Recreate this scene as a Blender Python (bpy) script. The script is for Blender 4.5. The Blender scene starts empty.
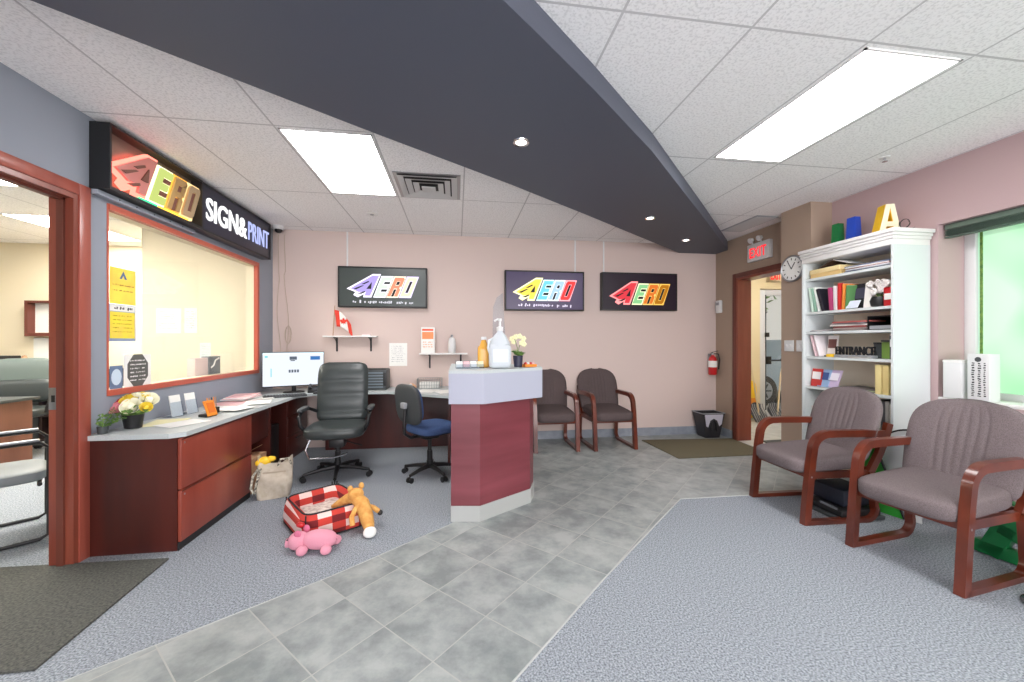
import bpy, bmesh, math, random
from mathutils import Matrix, Vector, Euler
random.seed(7)
S = bpy.context.scene
COL = S.collection
PI = math.pi
CEIL = 2.735

# ------------------------------------------------------------------ camera
cam = bpy.data.cameras.new('camera'); camo = bpy.data.objects.new('camera', cam); COL.objects.link(camo)
camo.location = (0, 0, 1.33)
camo.rotation_euler = (PI/2, 0, -math.atan(55/390.0))
cam.sensor_fit = 'HORIZONTAL'; cam.sensor_width = 36.0
cam.lens = 390.0/1024.0*36.0
cam.shift_y = 1.0/1024.0
cam.clip_start = 0.05; cam.clip_end = 200
S.camera = camo

# ------------------------------------------------------------------ view, world, lights
S.view_settings.view_transform = 'Standard'
S.view_settings.look = 'None'
S.view_settings.gamma = 1.0
S.view_settings.use_curve_mapping = False
S.view_settings.exposure = 0.78
w = bpy.data.worlds.new('sky'); S.world = w; w.use_nodes = True
nt = w.node_tree; nt.nodes.clear()
bg = nt.nodes.new('ShaderNodeBackground'); wo = nt.nodes.new('ShaderNodeOutputWorld')
sky = nt.nodes.new('ShaderNodeTexSky'); sky.sky_type = 'HOSEK_WILKIE'; sky.turbidity = 8.0; sky.ground_albedo = 0.6
sky.sun_direction = Vector((0.3, -0.6, 0.75)).normalized()
mixw = nt.nodes.new('ShaderNodeMixRGB'); mixw.inputs[0].default_value = 0.6; mixw.inputs[2].default_value = (0.95, 1.0, 1.05, 1)
nt.links.new(sky.outputs[0], mixw.inputs[1]); nt.links.new(mixw.outputs[0], bg.inputs[0])
bg.inputs[1].default_value = 0.42
nt.links.new(bg.outputs[0], wo.inputs[0])

TROFFER = 11.0          # emission strength of a ceiling light diffuser
def area(name, loc, rot, sx, sy, power, col=(1, 1, 1)):
    l = bpy.data.lights.new(name, 'AREA'); l.shape = 'RECTANGLE'; l.size = sx; l.size_y = sy; l.energy = power; l.color = col
    o = bpy.data.objects.new(name, l); COL.objects.link(o); o.location = loc; o.rotation_euler = rot
    return o
# added fill light from behind the camera; daylight through the side window and entrance
area('added_fill', (0.8, -2.9, 1.45), (PI/2, 0, 0), 5.0, 2.2, 150, (1.0, 0.98, 1.0))
area('window_daylight', (4.35, 1.2, 1.6), (PI/2, 0, PI/2), 2.6, 1.4, 4, (0.97, 1.0, 0.97))
sl = bpy.data.lights.new('sun', 'SUN'); sl.energy = 1.4; sl.angle = 0.05; sl.color = (1.0, 0.97, 0.9)
so = bpy.data.objects.new('sun', sl); COL.objects.link(so); so.location = (12, 4, 9); so.rotation_euler = Vector((0.42, -0.5, 0.75)).to_track_quat('Z', 'Y').to_euler()

# ------------------------------------------------------------------ materials
def lin(c):
    if isinstance(c, (int, float)): c = (c, c, c)
    r = []
    for v in c:
        v = v/255.0
        r.append(v/12.92 if v <= 0.04045 else ((v+0.055)/1.055)**2.4)
    return (r[0], r[1], r[2], 1.0)

def mat(name, col, rough=0.6, metal=0.0, noise=None, bump=None, emit=None, spec=None, coat=0.0, alpha=None, world=False):
    """noise=(scale, second colour, detail, stretch); bump=(scale,strength); emit=(colour,strength)"""
    m = bpy.data.materials.new(name); m.use_nodes = True
    n = m.node_tree.nodes; L = m.node_tree.links
    b = n['Principled BSDF']
    b.inputs['Base Color'].default_value = lin(col)
    b.inputs['Roughness'].default_value = rough
    b.inputs['Metallic'].default_value = metal
    if spec is not None: b.inputs['Specular IOR Level'].default_value = spec
    if coat: b.inputs['Coat Weight'].default_value = coat; b.inputs['Coat Roughness'].default_value = 0.15
    tc = None
    def coords(stretch=None):
        nonlocal tc
        if tc is None:
            tc = n.new('ShaderNodeNewGeometry').outputs['Position'] if world else n.new('ShaderNodeTexCoord').outputs['Object']
        if stretch:
            mp = n.new('ShaderNodeMapping'); mp.inputs['Scale'].default_value = stretch
            L.new(tc, mp.inputs['Vector']); return mp.outputs[0]
        return tc
    if noise:
        sc, c2, det = noise[0], noise[1], (noise[2] if len(noise) > 2 else 3)
        nx = n.new('ShaderNodeTexNoise'); nx.inputs['Scale'].default_value = sc; nx.inputs['Detail'].default_value = det
        L.new(coords(noise[3] if len(noise) > 3 else None), nx.inputs['Vector'])
        cr = n.new('ShaderNodeValToRGB'); cr.color_ramp.elements[0].position = 0.32; cr.color_ramp.elements[1].position = 0.68
        cr.color_ramp.elements[0].color = lin(col); cr.color_ramp.elements[1].color = lin(c2)
        L.new(nx.outputs[0], cr.inputs[0]); L.new(cr.outputs[0], b.inputs['Base Color'])
    if bump:
        bx = n.new('ShaderNodeTexNoise'); bx.inputs['Scale'].default_value = bump[0]; bx.inputs['Detail'].default_value = 2
        L.new(coords(), bx.inputs['Vector'])
        bp = n.new('ShaderNodeBump'); bp.inputs['Strength'].default_value = bump[1]; bp.inputs['Distance'].default_value = 0.004
        L.new(bx.outputs[0], bp.inputs['Height']); L.new(bp.outputs[0], b.inputs['Normal'])
    if emit:
        b.inputs['Emission Color'].default_value = lin(emit[0]); b.inputs['Emission Strength'].default_value = emit[1]
    return m

def glow(name, col, strength):
    m = bpy.data.materials.new(name); m.use_nodes = True
    n = m.node_tree.nodes; n.clear(); e = n.new('ShaderNodeEmission'); o = n.new('ShaderNodeOutputMaterial')
    e.inputs[0].default_value = lin(col); e.inputs[1].default_value = strength
    m.node_tree.links.new(e.outputs[0], o.inputs[0]); return m

def glass(name, tint, clear=0.93, rough=0.03):
    m = bpy.data.materials.new(name); m.use_nodes = True
    n = m.node_tree.nodes; n.clear(); L = m.node_tree.links
    t = n.new('ShaderNodeBsdfTransparent'); g = n.new('ShaderNodeBsdfGlossy'); mx = n.new('ShaderNodeMixShader'); o = n.new('ShaderNodeOutputMaterial')
    t.inputs[0].default_value = lin(tint); g.inputs['Roughness'].default_value = rough
    mx.inputs[0].default_value = 1-clear
    L.new(t.outputs[0], mx.inputs[1]); L.new(g.outputs[0], mx.inputs[2]); L.new(mx.outputs[0], o.inputs[0]); return m

M = {}
M['wall_beige'] = mat('warm_beige_paint', (210, 191, 184), 0.75, bump=(60, 0.05))
M['wall_mauve'] = mat('taupe_mauve_paint', (186, 160, 160), 0.75, bump=(60, 0.05))
M['wall_taupe'] = mat('brown_taupe_paint', (166, 145, 128), 0.75, bump=(60, 0.05))
M['wall_blue'] = mat('blue_grey_paint', (146, 152, 163), 0.7, bump=(60, 0.05))
M['cream'] = mat('cream_office_paint', (238, 226, 200), 0.8)
M['slate'] = mat('slate_soffit_paint', (80, 84, 97), 0.55)
M['slate_lit'] = mat('slate_soffit_lit_fascia', (120, 128, 146), 0.55)  # unused: the slate with light on the fascia put into its colour
M['carpet'] = mat('grey_loop_carpet', (104, 110, 117), 0.95, noise=(120, (174, 180, 187), 2), bump=(140, 0.5), spec=0.1, world=True)
M['mat_dark'] = mat('charcoal_ribbed_mat', (72, 74, 72), 0.95, noise=(90, (104, 104, 98), 3), bump=(120, 0.6), spec=0.1)
M['mat_olive'] = mat('olive_brown_entrance_mat', (88, 82, 66), 0.95, noise=(70, (122, 116, 96), 3), bump=(120, 0.6), spec=0.1)
M['mahogany'] = mat('mahogany_laminate', (56, 19, 15), 0.4, noise=(6, (80, 30, 23), 6, (1, 1, 0.12)), coat=0.2)
M['mahogany_light'] = mat('red_mahogany_front_laminate', (128, 54, 42), 0.4, noise=(6, (150, 70, 54), 6, (1, 1, 0.12)), coat=0.2)
M['mahogany_red'] = mat('red_brown_tower_laminate', (108, 46, 54), 0.4, noise=(7, (132, 64, 73), 6, (0.12, 0.12, 1)), coat=0.15)
M['frame_red'] = mat('red_stained_door_frame', (124, 58, 44), 0.35, noise=(8, (146, 76, 58), 5, (1, 1, 0.1)), coat=0.3)
M['frame_dark'] = mat('dark_door_rebate', (96, 48, 38), 0.4, noise=(8, (116, 60, 48), 5, (1, 1, 0.1)))
M['chair_wood'] = mat('cherry_stained_bent_wood', (70, 26, 16), 0.3, noise=(10, (112, 48, 28), 5, (0.3, 0.3, 0.3)), coat=0.4)
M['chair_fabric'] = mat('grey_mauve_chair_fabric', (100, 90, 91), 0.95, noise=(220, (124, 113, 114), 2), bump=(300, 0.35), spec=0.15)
M['chair_fabric_shaded'] = mat('shaded_chair_fabric', (76, 66, 66), 0.95, noise=(220, (96, 84, 84), 2), bump=(300, 0.35), spec=0.15)  # same fabric on the back chairs, their dimmer light put into the colour
M['counter'] = mat('grey_counter_laminate', (176, 184, 186), 0.45, noise=(300, (196, 202, 202), 2))
M['cap'] = mat('pale_grey_lavender_laminate', (172, 174, 190), 0.45)
M['kick'] = mat('brushed_grey_kickplate', (176, 178, 176), 0.45, metal=0.1)
M['white'] = mat('white_paint', (232, 230, 228), 0.55)
M['white_cool'] = mat('white_shelf_paint', (214, 220, 220), 0.5)
M['plastic_white'] = mat('white_plastic', (220, 220, 220), 0.4)
M['vent_grey'] = mat('pale_vent_enamel', (196, 196, 196), .4)
M['black'] = mat('black_plastic', (24, 24, 26), 0.45)
M['black_soft'] = mat('matt_black', (34, 33, 35), 0.7)
M['leather'] = mat('black_green_leather', (52, 58, 58), 0.35, bump=(90, 0.15))
M['chrome'] = mat('chrome', (210, 210, 214), 0.18, metal=1.0)
M['steel'] = mat('brushed_steel', (160, 162, 165), 0.35, metal=0.9)
M['blue_fabric'] = mat('navy_blue_seat_fabric', (62, 82, 122), 0.95, noise=(200, (78, 98, 138), 2), spec=0.1)
M['charcoal'] = mat('charcoal_plastic', (62, 66, 68), 0.5)
M['grey'] = mat('grey_plastic', (150, 152, 156), 0.5)
M['glass'] = glass('clear_glass', (252, 252, 250), 0.96)
M['acrylic'] = glass('clear_acrylic', (236, 240, 244), 0.985, 0.3)
M['troffer'] = glow('lit_diffuser', (255, 252, 252), TROFFER)
M['troffer_bright'] = glow('bright_lit_diffuser', (255, 250, 240), 26.0)
M['paper'] = mat('white_paper', (238, 238, 234), 0.8)
M['paper_pink'] = mat('pink_paper', (232, 190, 192), 0.8)
M['paper_cream'] = mat('cream_card', (236, 222, 180), 0.8)
M['paper_yellow'] = mat('pale_yellow_paper', (234, 230, 184), 0.8)
M['cardboard'] = mat('brown_cardboard', (176, 136, 104), 0.85)
M['tin_red'] = mat('glossy_red', (190, 28, 34), 0.3, coat=0.3)
M['yellow'] = mat('golden_yellow', (242, 196, 40), 0.5)
M['poster_yellow'] = mat('bright_yellow_poster', (246, 232, 60), 0.6, noise=(12, (250, 214, 90), 2))
M['green'] = mat('signal_green', (22, 120, 62), 0.45)
M['blue'] = mat('royal_blue', (36, 76, 190), 0.45)
M['orange'] = mat('orange', (232, 140, 40), 0.5)
M['leaf'] = mat('leaf_green', (70, 112, 52), 0.6, noise=(40, (120, 150, 70), 2))
M['grid'] = mat('tile_base_grey', (132, 138, 148), 0.5, noise=(12, (150, 156, 166), 4))

def ceiling_mat(name, ox, px, oy, py):
    m = bpy.data.materials.new(name); m.use_nodes = True
    n = m.node_tree.nodes; L = m.node_tree.links; b = n['Principled BSDF']
    b.inputs['Roughness'].default_value = 0.9
    g = n.new('ShaderNodeNewGeometry'); sp = n.new('ShaderNodeSeparateXYZ'); L.new(g.outputs['Position'], sp.inputs[0])
    def line(out, off, pitch, half):
        a = n.new('ShaderNodeMath'); a.operation = 'SUBTRACT'; L.new(out, a.inputs[0]); a.inputs[1].default_value = off - pitch*40
        d = n.new('ShaderNodeMath'); d.operation = 'DIVIDE'; L.new(a.outputs[0], d.inputs[0]); d.inputs[1].default_value = pitch
        f = n.new('ShaderNodeMath'); f.operation = 'FRACT'; L.new(d.outputs[0], f.inputs[0])
        s = n.new('ShaderNodeMath'); s.operation = 'SUBTRACT'; L.new(f.outputs[0], s.inputs[0]); s.inputs[1].default_value = 0.5
        ab = n.new('ShaderNodeMath'); ab.operation = 'ABSOLUTE'; L.new(s.outputs[0], ab.inputs[0])
        gt = n.new('ShaderNodeMath'); gt.operation = 'GREATER_THAN'; L.new(ab.outputs[0], gt.inputs[0]); gt.inputs[1].default_value = 0.5-half/pitch
        return gt.outputs[0]
    l1 = line(sp.outputs[0], ox, px, 0.006); l2 = line(sp.outputs[1], oy, py, 0.006)
    mx = n.new('ShaderNodeMath'); mx.operation = 'MAXIMUM'; L.new(l1, mx.inputs[0]); L.new(l2, mx.inputs[1])
    nz = n.new('ShaderNodeTexNoise'); nz.inputs['Scale'].default_value = 75; nz.inputs['Detail'].default_value = 4; L.new(g.outputs['Position'], nz.inputs['Vector'])
    cr = n.new('ShaderNodeValToRGB'); cr.color_ramp.elements[0].position = 0.38; cr.color_ramp.elements[1].position = 0.52
    cr.color_ramp.elements[0].color = lin((230, 228, 228)); cr.color_ramp.elements[1].color = lin((250, 248, 248)); L.new(nz.outputs[0], cr.inputs[0])
    mc = n.new('ShaderNodeMixRGB'); L.new(mx.outputs[0], mc.inputs[0]); L.new(cr.outputs[0], mc.inputs[1]); mc.inputs[2].default_value = lin((200, 197, 198))
    L.new(mc.outputs[0], b.inputs['Base Color'])
    bp = n.new('ShaderNodeBump'); bp.inputs['Strength'].default_value = 0.25; bp.inputs['Distance'].default_value = 0.004
    L.new(nz.outputs[0], bp.inputs['Height']); L.new(bp.outputs[0], b.inputs['Normal'])
    return m

def tile_mat(name, ang, ou, ov, pitch, c1, c2, grout, rough=0.35):
    m = bpy.data.materials.new(name); m.use_nodes = True
    n = m.node_tree.nodes; L = m.node_tree.links; b = n['Principled BSDF']
    g = n.new('ShaderNodeNewGeometry'); mp = n.new('ShaderNodeMapping'); mp.inputs['Rotation'].default_value = (0, 0, ang)
    L.new(g.outputs['Position'], mp.inputs['Vector'])
    sp = n.new('ShaderNodeSeparateXYZ'); L.new(mp.outputs[0], sp.inputs[0])
    outs = []; cells = []
    for k, off in ((0, ou), (1, ov)):
        a = n.new('ShaderNodeMath'); a.operation = 'SUBTRACT'; L.new(sp.outputs[k], a.inputs[0]); a.inputs[1].default_value = off - pitch*60
        d = n.new('ShaderNodeMath'); d.operation = 'DIVIDE'; L.new(a.outputs[0], d.inputs[0]); d.inputs[1].default_value = pitch
        f = n.new('ShaderNodeMath'); f.operation = 'FRACT'; L.new(d.outputs[0], f.inputs[0])
        fl = n.new('ShaderNodeMath'); fl.operation = 'FLOOR'; L.new(d.outputs[0], fl.inputs[0]); cells.append(fl.outputs[0])
        s = n.new('ShaderNodeMath'); s.operation = 'SUBTRACT'; L.new(f.outputs[0], s.inputs[0]); s.inputs[1].default_value = 0.5
        ab = n.new('ShaderNodeMath'); ab.operation = 'ABSOLUTE'; L.new(s.outputs[0], ab.inputs[0])
        gt = n.new('ShaderNodeMath'); gt.operation = 'GREATER_THAN'; L.new(ab.outputs[0], gt.inputs[0]); gt.inputs[1].default_value = 0.5-0.0028/pitch
        outs.append(gt.outputs[0])
    mx = n.new('ShaderNodeMath'); mx.operation = 'MAXIMUM'; L.new(outs[0], mx.inputs[0]); L.new(outs[1], mx.inputs[1])
    cb = n.new('ShaderNodeCombineXYZ'); L.new(cells[0], cb.inputs[0]); L.new(cells[1], cb.inputs[1])
    wn = n.new('ShaderNodeTexWhiteNoise'); L.new(cb.outputs[0], wn.inputs['Vector'])
    nz = n.new('ShaderNodeTexNoise'); nz.inputs['Scale'].default_value = 5; nz.inputs['Detail'].default_value = 9; nz.inputs['Roughness'].default_value = 0.65
    vv = n.new('ShaderNodeVectorMath'); vv.operation = 'ADD'; L.new(g.outputs['Position'], vv.inputs[0]); L.new(wn.outputs['Color'], vv.inputs[1]); L.new(vv.outputs[0], nz.inputs['Vector'])
    cr = n.new('ShaderNodeValToRGB'); cr.color_ramp.elements[0].position = 0.36; cr.color_ramp.elements[1].position = 0.64
    cr.color_ramp.elements[0].color = lin(c1); cr.color_ramp.elements[1].color = lin(c2); L.new(nz.outputs[0], cr.inputs[0])
    mc = n.new('ShaderNodeMixRGB'); L.new(mx.outputs[0], mc.inputs[0]); L.new(cr.outputs[0], mc.inputs[1]); mc.inputs[2].default_value = lin(grout)
    L.new(mc.outputs[0], b.inputs['Base Color']); b.inputs['Roughness'].default_value = rough
    bp = n.new('ShaderNodeBump'); bp.inputs['Strength'].default_value = 0.3; bp.inputs['Distance'].default_value = 0.002; bp.invert = True
    L.new(mx.outputs[0], bp.inputs['Height']); L.new(bp.outputs[0], b.inputs['Normal'])
    return m
M['ceil_r'] = ceiling_mat('ceiling_tile_right', 1.91, 0.605, 1.575, 1.18)
M['ceil_l'] = ceiling_mat('ceiling_tile_left', -1.18, 0.62, 2.72, 1.17)
M['tile'] = tile_mat('grey_slate_floor_tile', -PI/4, 1.43, 1.235, 0.335, (124, 131, 131), (166, 171, 169), (170, 171, 167))
M['tile_pale'] = tile_mat('pale_vestibule_floor_tile', 0, 0.1, 0.1, 0.335, (188, 190, 184), (210, 211, 206), (170, 168, 160), 0.3)

# ------------------------------------------------------------------ mesh helpers
class MB:
    def __init__(s): s.bm = bmesh.new()
    def _x(s, vs, c, rot):
        mt = Matrix.Translation(Vector(c))
        if rot is not None: mt = mt @ Euler(rot).to_matrix().to_4x4()
        bmesh.ops.transform(s.bm, matrix=mt, verts=vs)
    def box(s, c, sz, rot=None, bev=0.0, seg=2):
        r = bmesh.ops.create_cube(s.bm, size=1.0); vs = r['verts']
        bmesh.ops.scale(s.bm, vec=Vector(sz), verts=vs)
        if bev > 0:
            es = list({e for v in vs for e in v.link_edges})
            r2 = bmesh.ops.bevel(s.bm, geom=es, offset=min(bev, min(sz)*0.49), segments=seg, profile=0.5, affect='EDGES')
            vs = list({v for f in r2['faces'] for v in f.verts} | {v for v in vs if v.is_valid})
        s._x(vs, c, rot); return s
    def bb(s, x0, x1, y0, y1, z0, z1, bev=0.0):
        return s.box(((x0+x1)/2, (y0+y1)/2, (z0+z1)/2), (abs(x1-x0), abs(y1-y0), abs(z1-z0)), None, bev)
    def cyl(s, p0, p1, r, r2=None, n=16):
        p0 = Vector(p0); p1 = Vector(p1); d = p1-p0
        q = bmesh.ops.create_cone(s.bm, cap_ends=True, segments=n, radius1=r, radius2=r if r2 is None else r2, depth=d.length)
        mt = Matrix.Translation((p0+p1)/2) @ d.to_track_quat('Z', 'Y').to_matrix().to_4x4()
        bmesh.ops.transform(s.bm, matrix=mt, verts=q['verts']); return s
    def tube(s, pts, r, n=8, closed=False, rs=None):
        pts = [Vector(p) for p in pts]; rings = []; N = len(pts); up = None
        for i, p in enumerate(pts):
            a = pts[(i-1) % N] if (i or closed) else p; b = pts[(i+1) % N] if (i < N-1 or closed) else p
            t = (b-a).normalized()
            if up is None: up = Vector((0, 0, 1)) if abs(t.z) < 0.9 else Vector((1, 0, 0))
            u = (up - t*up.dot(t))
            if u.length < 1e-5: u = t.orthogonal()
            u.normalize(); up = u; v = t.cross(u); rr = rs[i] if rs else r
            rings.append([s.bm.verts.new(p+u*math.cos(2*PI*k/n)*rr+v*math.sin(2*PI*k/n)*rr) for k in range(n)])
        for i in range(N if closed else N-1):
            A = rings[i]; B = rings[(i+1) % N]
            for k in range(n): s.bm.faces.new((A[k], A[(k+1) % n], B[(k+1) % n], B[k]))
        if not closed:
            s.bm.faces.new(rings[0][::-1]); s.bm.faces.new(rings[-1])
        return s
    def lathe(s, prof, n=24, c=(0, 0, 0), rot=None, sy=1.0):
        vs = []; rings = []
        for r, z in prof:
            ring = [s.bm.verts.new((max(r, 1e-4)*math.cos(2*PI*k/n), sy*max(r, 1e-4)*math.sin(2*PI*k/n), z)) for k in range(n)]
            rings.append(ring); vs += ring
        for A, B in zip(rings, rings[1:]):
            for k in range(n): s.bm.faces.new((A[k], A[(k+1) % n], B[(k+1) % n], B[k]))
        s.bm.faces.new(rings[0][::-1]); s.bm.faces.new(rings[-1])
        s._x(vs, c, rot); return s
    def prism(s, poly, z0, z1, c=(0, 0, 0), rot=None):
        a = [s.bm.verts.new((x, y, z0)) for x, y in poly]; b = [s.bm.verts.new((x, y, z1)) for x, y in poly]
        s.bm.faces.new(a[::-1]); s.bm.faces.new(b); N = len(poly)
        for k in range(N): s.bm.faces.new((a[k], a[(k+1) % N], b[(k+1) % N], b[k]))
        s._x(a+b, c, rot); return s
    def prismy(s, poly, y0, y1, c=(0, 0, 0), rot=None):          # polygon in x,z extruded along y
        a = [s.bm.verts.new((x, y0, z)) for x, z in poly]; b = [s.bm.verts.new((x, y1, z)) for x, z in poly]
        s.bm.faces.new(a); s.bm.faces.new(b[::-1]); N = len(poly)
        for k in range(N): s.bm.faces.new((a[k], b[k], b[(k+1) % N], a[(k+1) % N]))
        s._x(a+b, c, rot); return s
    def ribbon(s, path, w, t, x=0.0):                              # bent-wood strip: path of (y,z), width w along x, thickness t
        rings = []; N = len(path)
        for i, (y, z) in enumerate(path):
            a = Vector(path[max(i-1, 0)]); b = Vector(path[min(i+1, N-1)]); d = (b-a).normalized(); nn = Vector((-d.y, d.x))
            rings.append([s.bm.verts.new((x+sx*w/2, y+nn.x*sn*t/2, z+nn.y*sn*t/2)) for sx, sn in ((-1, -1), (1, -1), (1, 1), (-1, 1))])
        for A, B in zip(rings, rings[1:]):
            for k in range(4): s.bm.faces.new((A[k], A[(k+1) % 4], B[(k+1) % 4], B[k]))
        s.bm.faces.new(rings[0][::-1]); s.bm.faces.new(rings[-1]); return s
    def sell(s, c, sz, e1=1.0, e2=1.0, rot=None, nu=24, nv=14):     # superellipsoid, sz = full sizes
        def pw(v, e): return math.copysign(abs(v)**e, v)
        vs = []; rings = []
        for j in range(1, nv):
            ph = -PI/2+PI*j/nv; ring = []
            for i in range(nu):
                th = 2*PI*i/nu
                v = s.bm.verts.new((sz[0]/2*pw(math.cos(ph), e1)*pw(math.cos(th), e2), sz[1]/2*pw(math.cos(ph), e1)*pw(math.sin(th), e2), sz[2]/2*pw(math.sin(ph), e1)))
                ring.append(v); vs.append(v)
            rings.append(ring)
        for A, B in zip(rings, rings[1:]):
            for k in range(nu): s.bm.faces.new((A[k], A[(k+1) % nu], B[(k+1) % nu], B[k]))
        lo = s.bm.verts.new((0, 0, -sz[2]/2)); hi = s.bm.verts.new((0, 0, sz[2]/2)); vs += [lo, hi]
        for k in range(nu):
            s.bm.faces.new((lo, rings[0][(k+1) % nu], rings[0][k])); s.bm.faces.new((hi, rings[-1][k], rings[-1][(k+1) % nu]))
        s._x(vs, c, rot); return s
    def ball(s, c, r, sub=2, sc=(1, 1, 1), rot=None):
        q = bmesh.ops.create_icosphere(s.bm, subdivisions=sub, radius=r)
        bmesh.ops.scale(s.bm, vec=Vector(sc), verts=q['verts']); s._x(q['verts'], c, rot); return s
    def quad(s, pts):
        s.bm.faces.new([s.bm.verts.new(p) for p in pts]); return s
    def build(s, name, m, parent=None, smooth=True, ang=38):
        me = bpy.data.meshes.new(name)
        bmesh.ops.recalc_face_normals(s.bm, faces=s.bm.faces[:])
        s.bm.to_mesh(me); s.bm.free()
        if smooth:
            me.shade_smooth(); me.set_sharp_from_angle(angle=math.radians(ang))
        me.materials.append(m if not isinstance(m, str) else M[m])
        o = bpy.data.objects.new(name, me); COL.objects.link(o)
        if parent is not None: o.parent = parent
        return o

def tag(o, label, cat, group=None, kind=None):
    o['label'] = label; o['category'] = cat
    if group: o['group'] = group
    if kind: o['kind'] = kind
    return o
def thing(name, label, cat, loc=(0, 0, 0), rotz=0.0, group=None):
    o = bpy.data.objects.new(name, None); COL.objects.link(o); o.empty_display_size = 0.05
    o.location = loc; o.rotation_euler = (0, 0, rotz)
    return tag(o, label, cat, group)
def struct(name, mb, m, smooth=False, parent=None):
    o = mb.build(name, m, parent, smooth)
    if parent is None: o['kind'] = 'structure'
    return o
def copy_tree(o, parent=None):
    c = o.copy(); COL.objects.link(c)
    if parent is not None: c.parent = parent
    for ch in [q for q in bpy.data.objects if q.parent == o]: copy_tree(ch, c)
    return c
def text(s, name, m, parent, loc, w, h, ext=0.002, off=0.0, shear=0.0, rot=(PI/2, 0, 0), bevel=0.0):
    cu = bpy.data.curves.new('t', 'FONT'); cu.body = s; cu.size = 1.0; cu.offset = off; cu.shear = shear; cu.extrude = 0.5
    cu.resolution_u = 4
    to = bpy.data.objects.new('t', cu); COL.objects.link(to)
    bpy.context.view_layer.update()
    me = bpy.data.meshes.new_from_object(to.evaluated_get(bpy.context.evaluated_depsgraph_get()))
    bpy.data.objects.remove(to)
    xs = [v.co.x for v in me.vertices]; ys = [v.co.y for v in me.vertices]
    x0, x1, y0, y1 = min(xs), max(xs), min(ys), max(ys)
    for v in me.vertices:
        v.co.x = ((v.co.x-x0)/(x1-x0)-0.5)*w; v.co.y = ((v.co.y-y0)/(y1-y0)-0.5)*h; v.co.z = v.co.z*2*ext
    me.transform(Euler(rot).to_matrix().to_4x4())
    me.materials.clear(); me.materials.append(m if not isinstance(m, str) else M[m])
    me.name = name
    o = bpy.data.objects.new(name, me); COL.objects.link(o); o.parent = parent; o.location = loc
    return o
def arc(cx, cz, r, a0, a1, n=8):
    return [(cx+r*math.cos(math.radians(a0+(a1-a0)*k/n)), cz+r*math.sin(math.radians(a0+(a1-a0)*k/n))) for k in range(n+1)]
def scribble(mb, x0, x1, z, h, y, rnd, gap=0.35, t=0.001):
    """short illegible pen-like bars standing for lettering too small to read"""
    x = x0
    while x < x1:
        wd = h*rnd.uniform(0.35, 0.7)
        if rnd.random() > gap*0.5:
            mb.box((x+wd/2, y, z+rnd.uniform(-.1, .1)*h), (wd*0.75, t, h*rnd.uniform(.35, .95)), (0, rnd.uniform(0, .35), 0))
        x += wd*1.15 if rnd.random() > 0.18 else wd*2.2

# ================================================================== THE SETTING
XL, XR, YB = -2.27, 3.74, 5.22
struct('floor', MB().bb(-7.6, 3.97, -3.1, 6.6, -0.08, 0), 'carpet')
tile_poly = [(-2.27, 1.23), (-0.712, 2.325), (-0.05, 2.87), (0.1, 3.1), (0.72, 4.6), (0.72, 5.22), (3.74, 5.22), (3.74, 3.05), (1.87, 3.07),
             (0.785, 2.065), (0.213, 1.505), (-0.9, 0.42), (-2.27, -0.95)]
struct('floor', MB().prism(tile_poly, 0.0, 0.004), 'tile')
# thin metal edging where carpet meets tile
e = MB()
for a, b in (((-2.27, 1.23), (-0.712, 2.325)), ((-0.712, 2.325), (-0.05, 2.87)), ((1.87, 3.07), (0.785, 2.065)), ((0.785, 2.065), (0.213, 1.505)), ((0.213, 1.505), (-0.9, 0.42)), ((1.87, 3.07), (3.74, 3.05))):
    e.tube([(a[0], a[1], 0.001), (b[0], b[1], 0.001)], 0.005, 6)
struct('trim_1', e, 'kick')
struct('floor', MB().bb(3.74, 7.0, 3.4, 6.28, -0.08, 0.002), 'tile_pale')
struct('ceiling', MB().prism([(-2.3, .24), (3.45, 5.1), (3.5, 6.6), (-7.6, 6.6), (-7.6, -3.1), (-2.3, -3.1)], CEIL, CEIL+.12), 'ceil_l')
struct('ceiling', MB().prism([(-2.3, .24), (-2.3, -3.1), (4.08, -3.1), (4.08, 3.4), (7.0, 3.4), (7.0, 6.4), (3.5, 6.4), (3.45, 5.1)], CEIL, CEIL+.12), 'ceil_r')
sof = [(-2.27, 1.18), (-1.58, 1.70), (-0.5, 2.485), (0.44, 3.145), (1.30, 3.79), (2.46, 4.68), (3.16, 5.215), (3.735, 5.215), (3.735, 4.96),
       (2.55, 3.735), (1.295, 2.459), (0.688, 1.90), (0.315, 1.573), (-0.5, 0.88), (-1.4, 0.15), (-2.27, -0.5)]
sofo = struct('ceiling', MB().prism(sof, 2.61, CEIL-0.001), 'slate')

# wall_left with doorway and office window
DY0, DY1, DZ = 1.70, 2.69, 2.215
WY0, WY1, WZ0, WZ1 = 2.905, 4.83, 1.01, 2.205
m = MB(); X0, X1 = -2.375, XL
m.bb(X0, X1, -3.1, DY0, 0, CEIL); m.bb(X0, X1, DY0, DY1, DZ, CEIL); m.bb(X0, X1, DY1, WY0, 0, CEIL)
m.bb(X0, X1, WY0, WY1, 0, WZ0); m.bb(X0, X1, WY0, WY1, WZ1, CEIL); m.bb(X0, X1, WY1, YB, 0, CEIL)
struct('wall_left', m, 'wall_blue')
struct('wall_back', MB().bb(-2.41, 3.95, YB, YB+.13, 0, CEIL), 'wall_beige')
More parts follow.
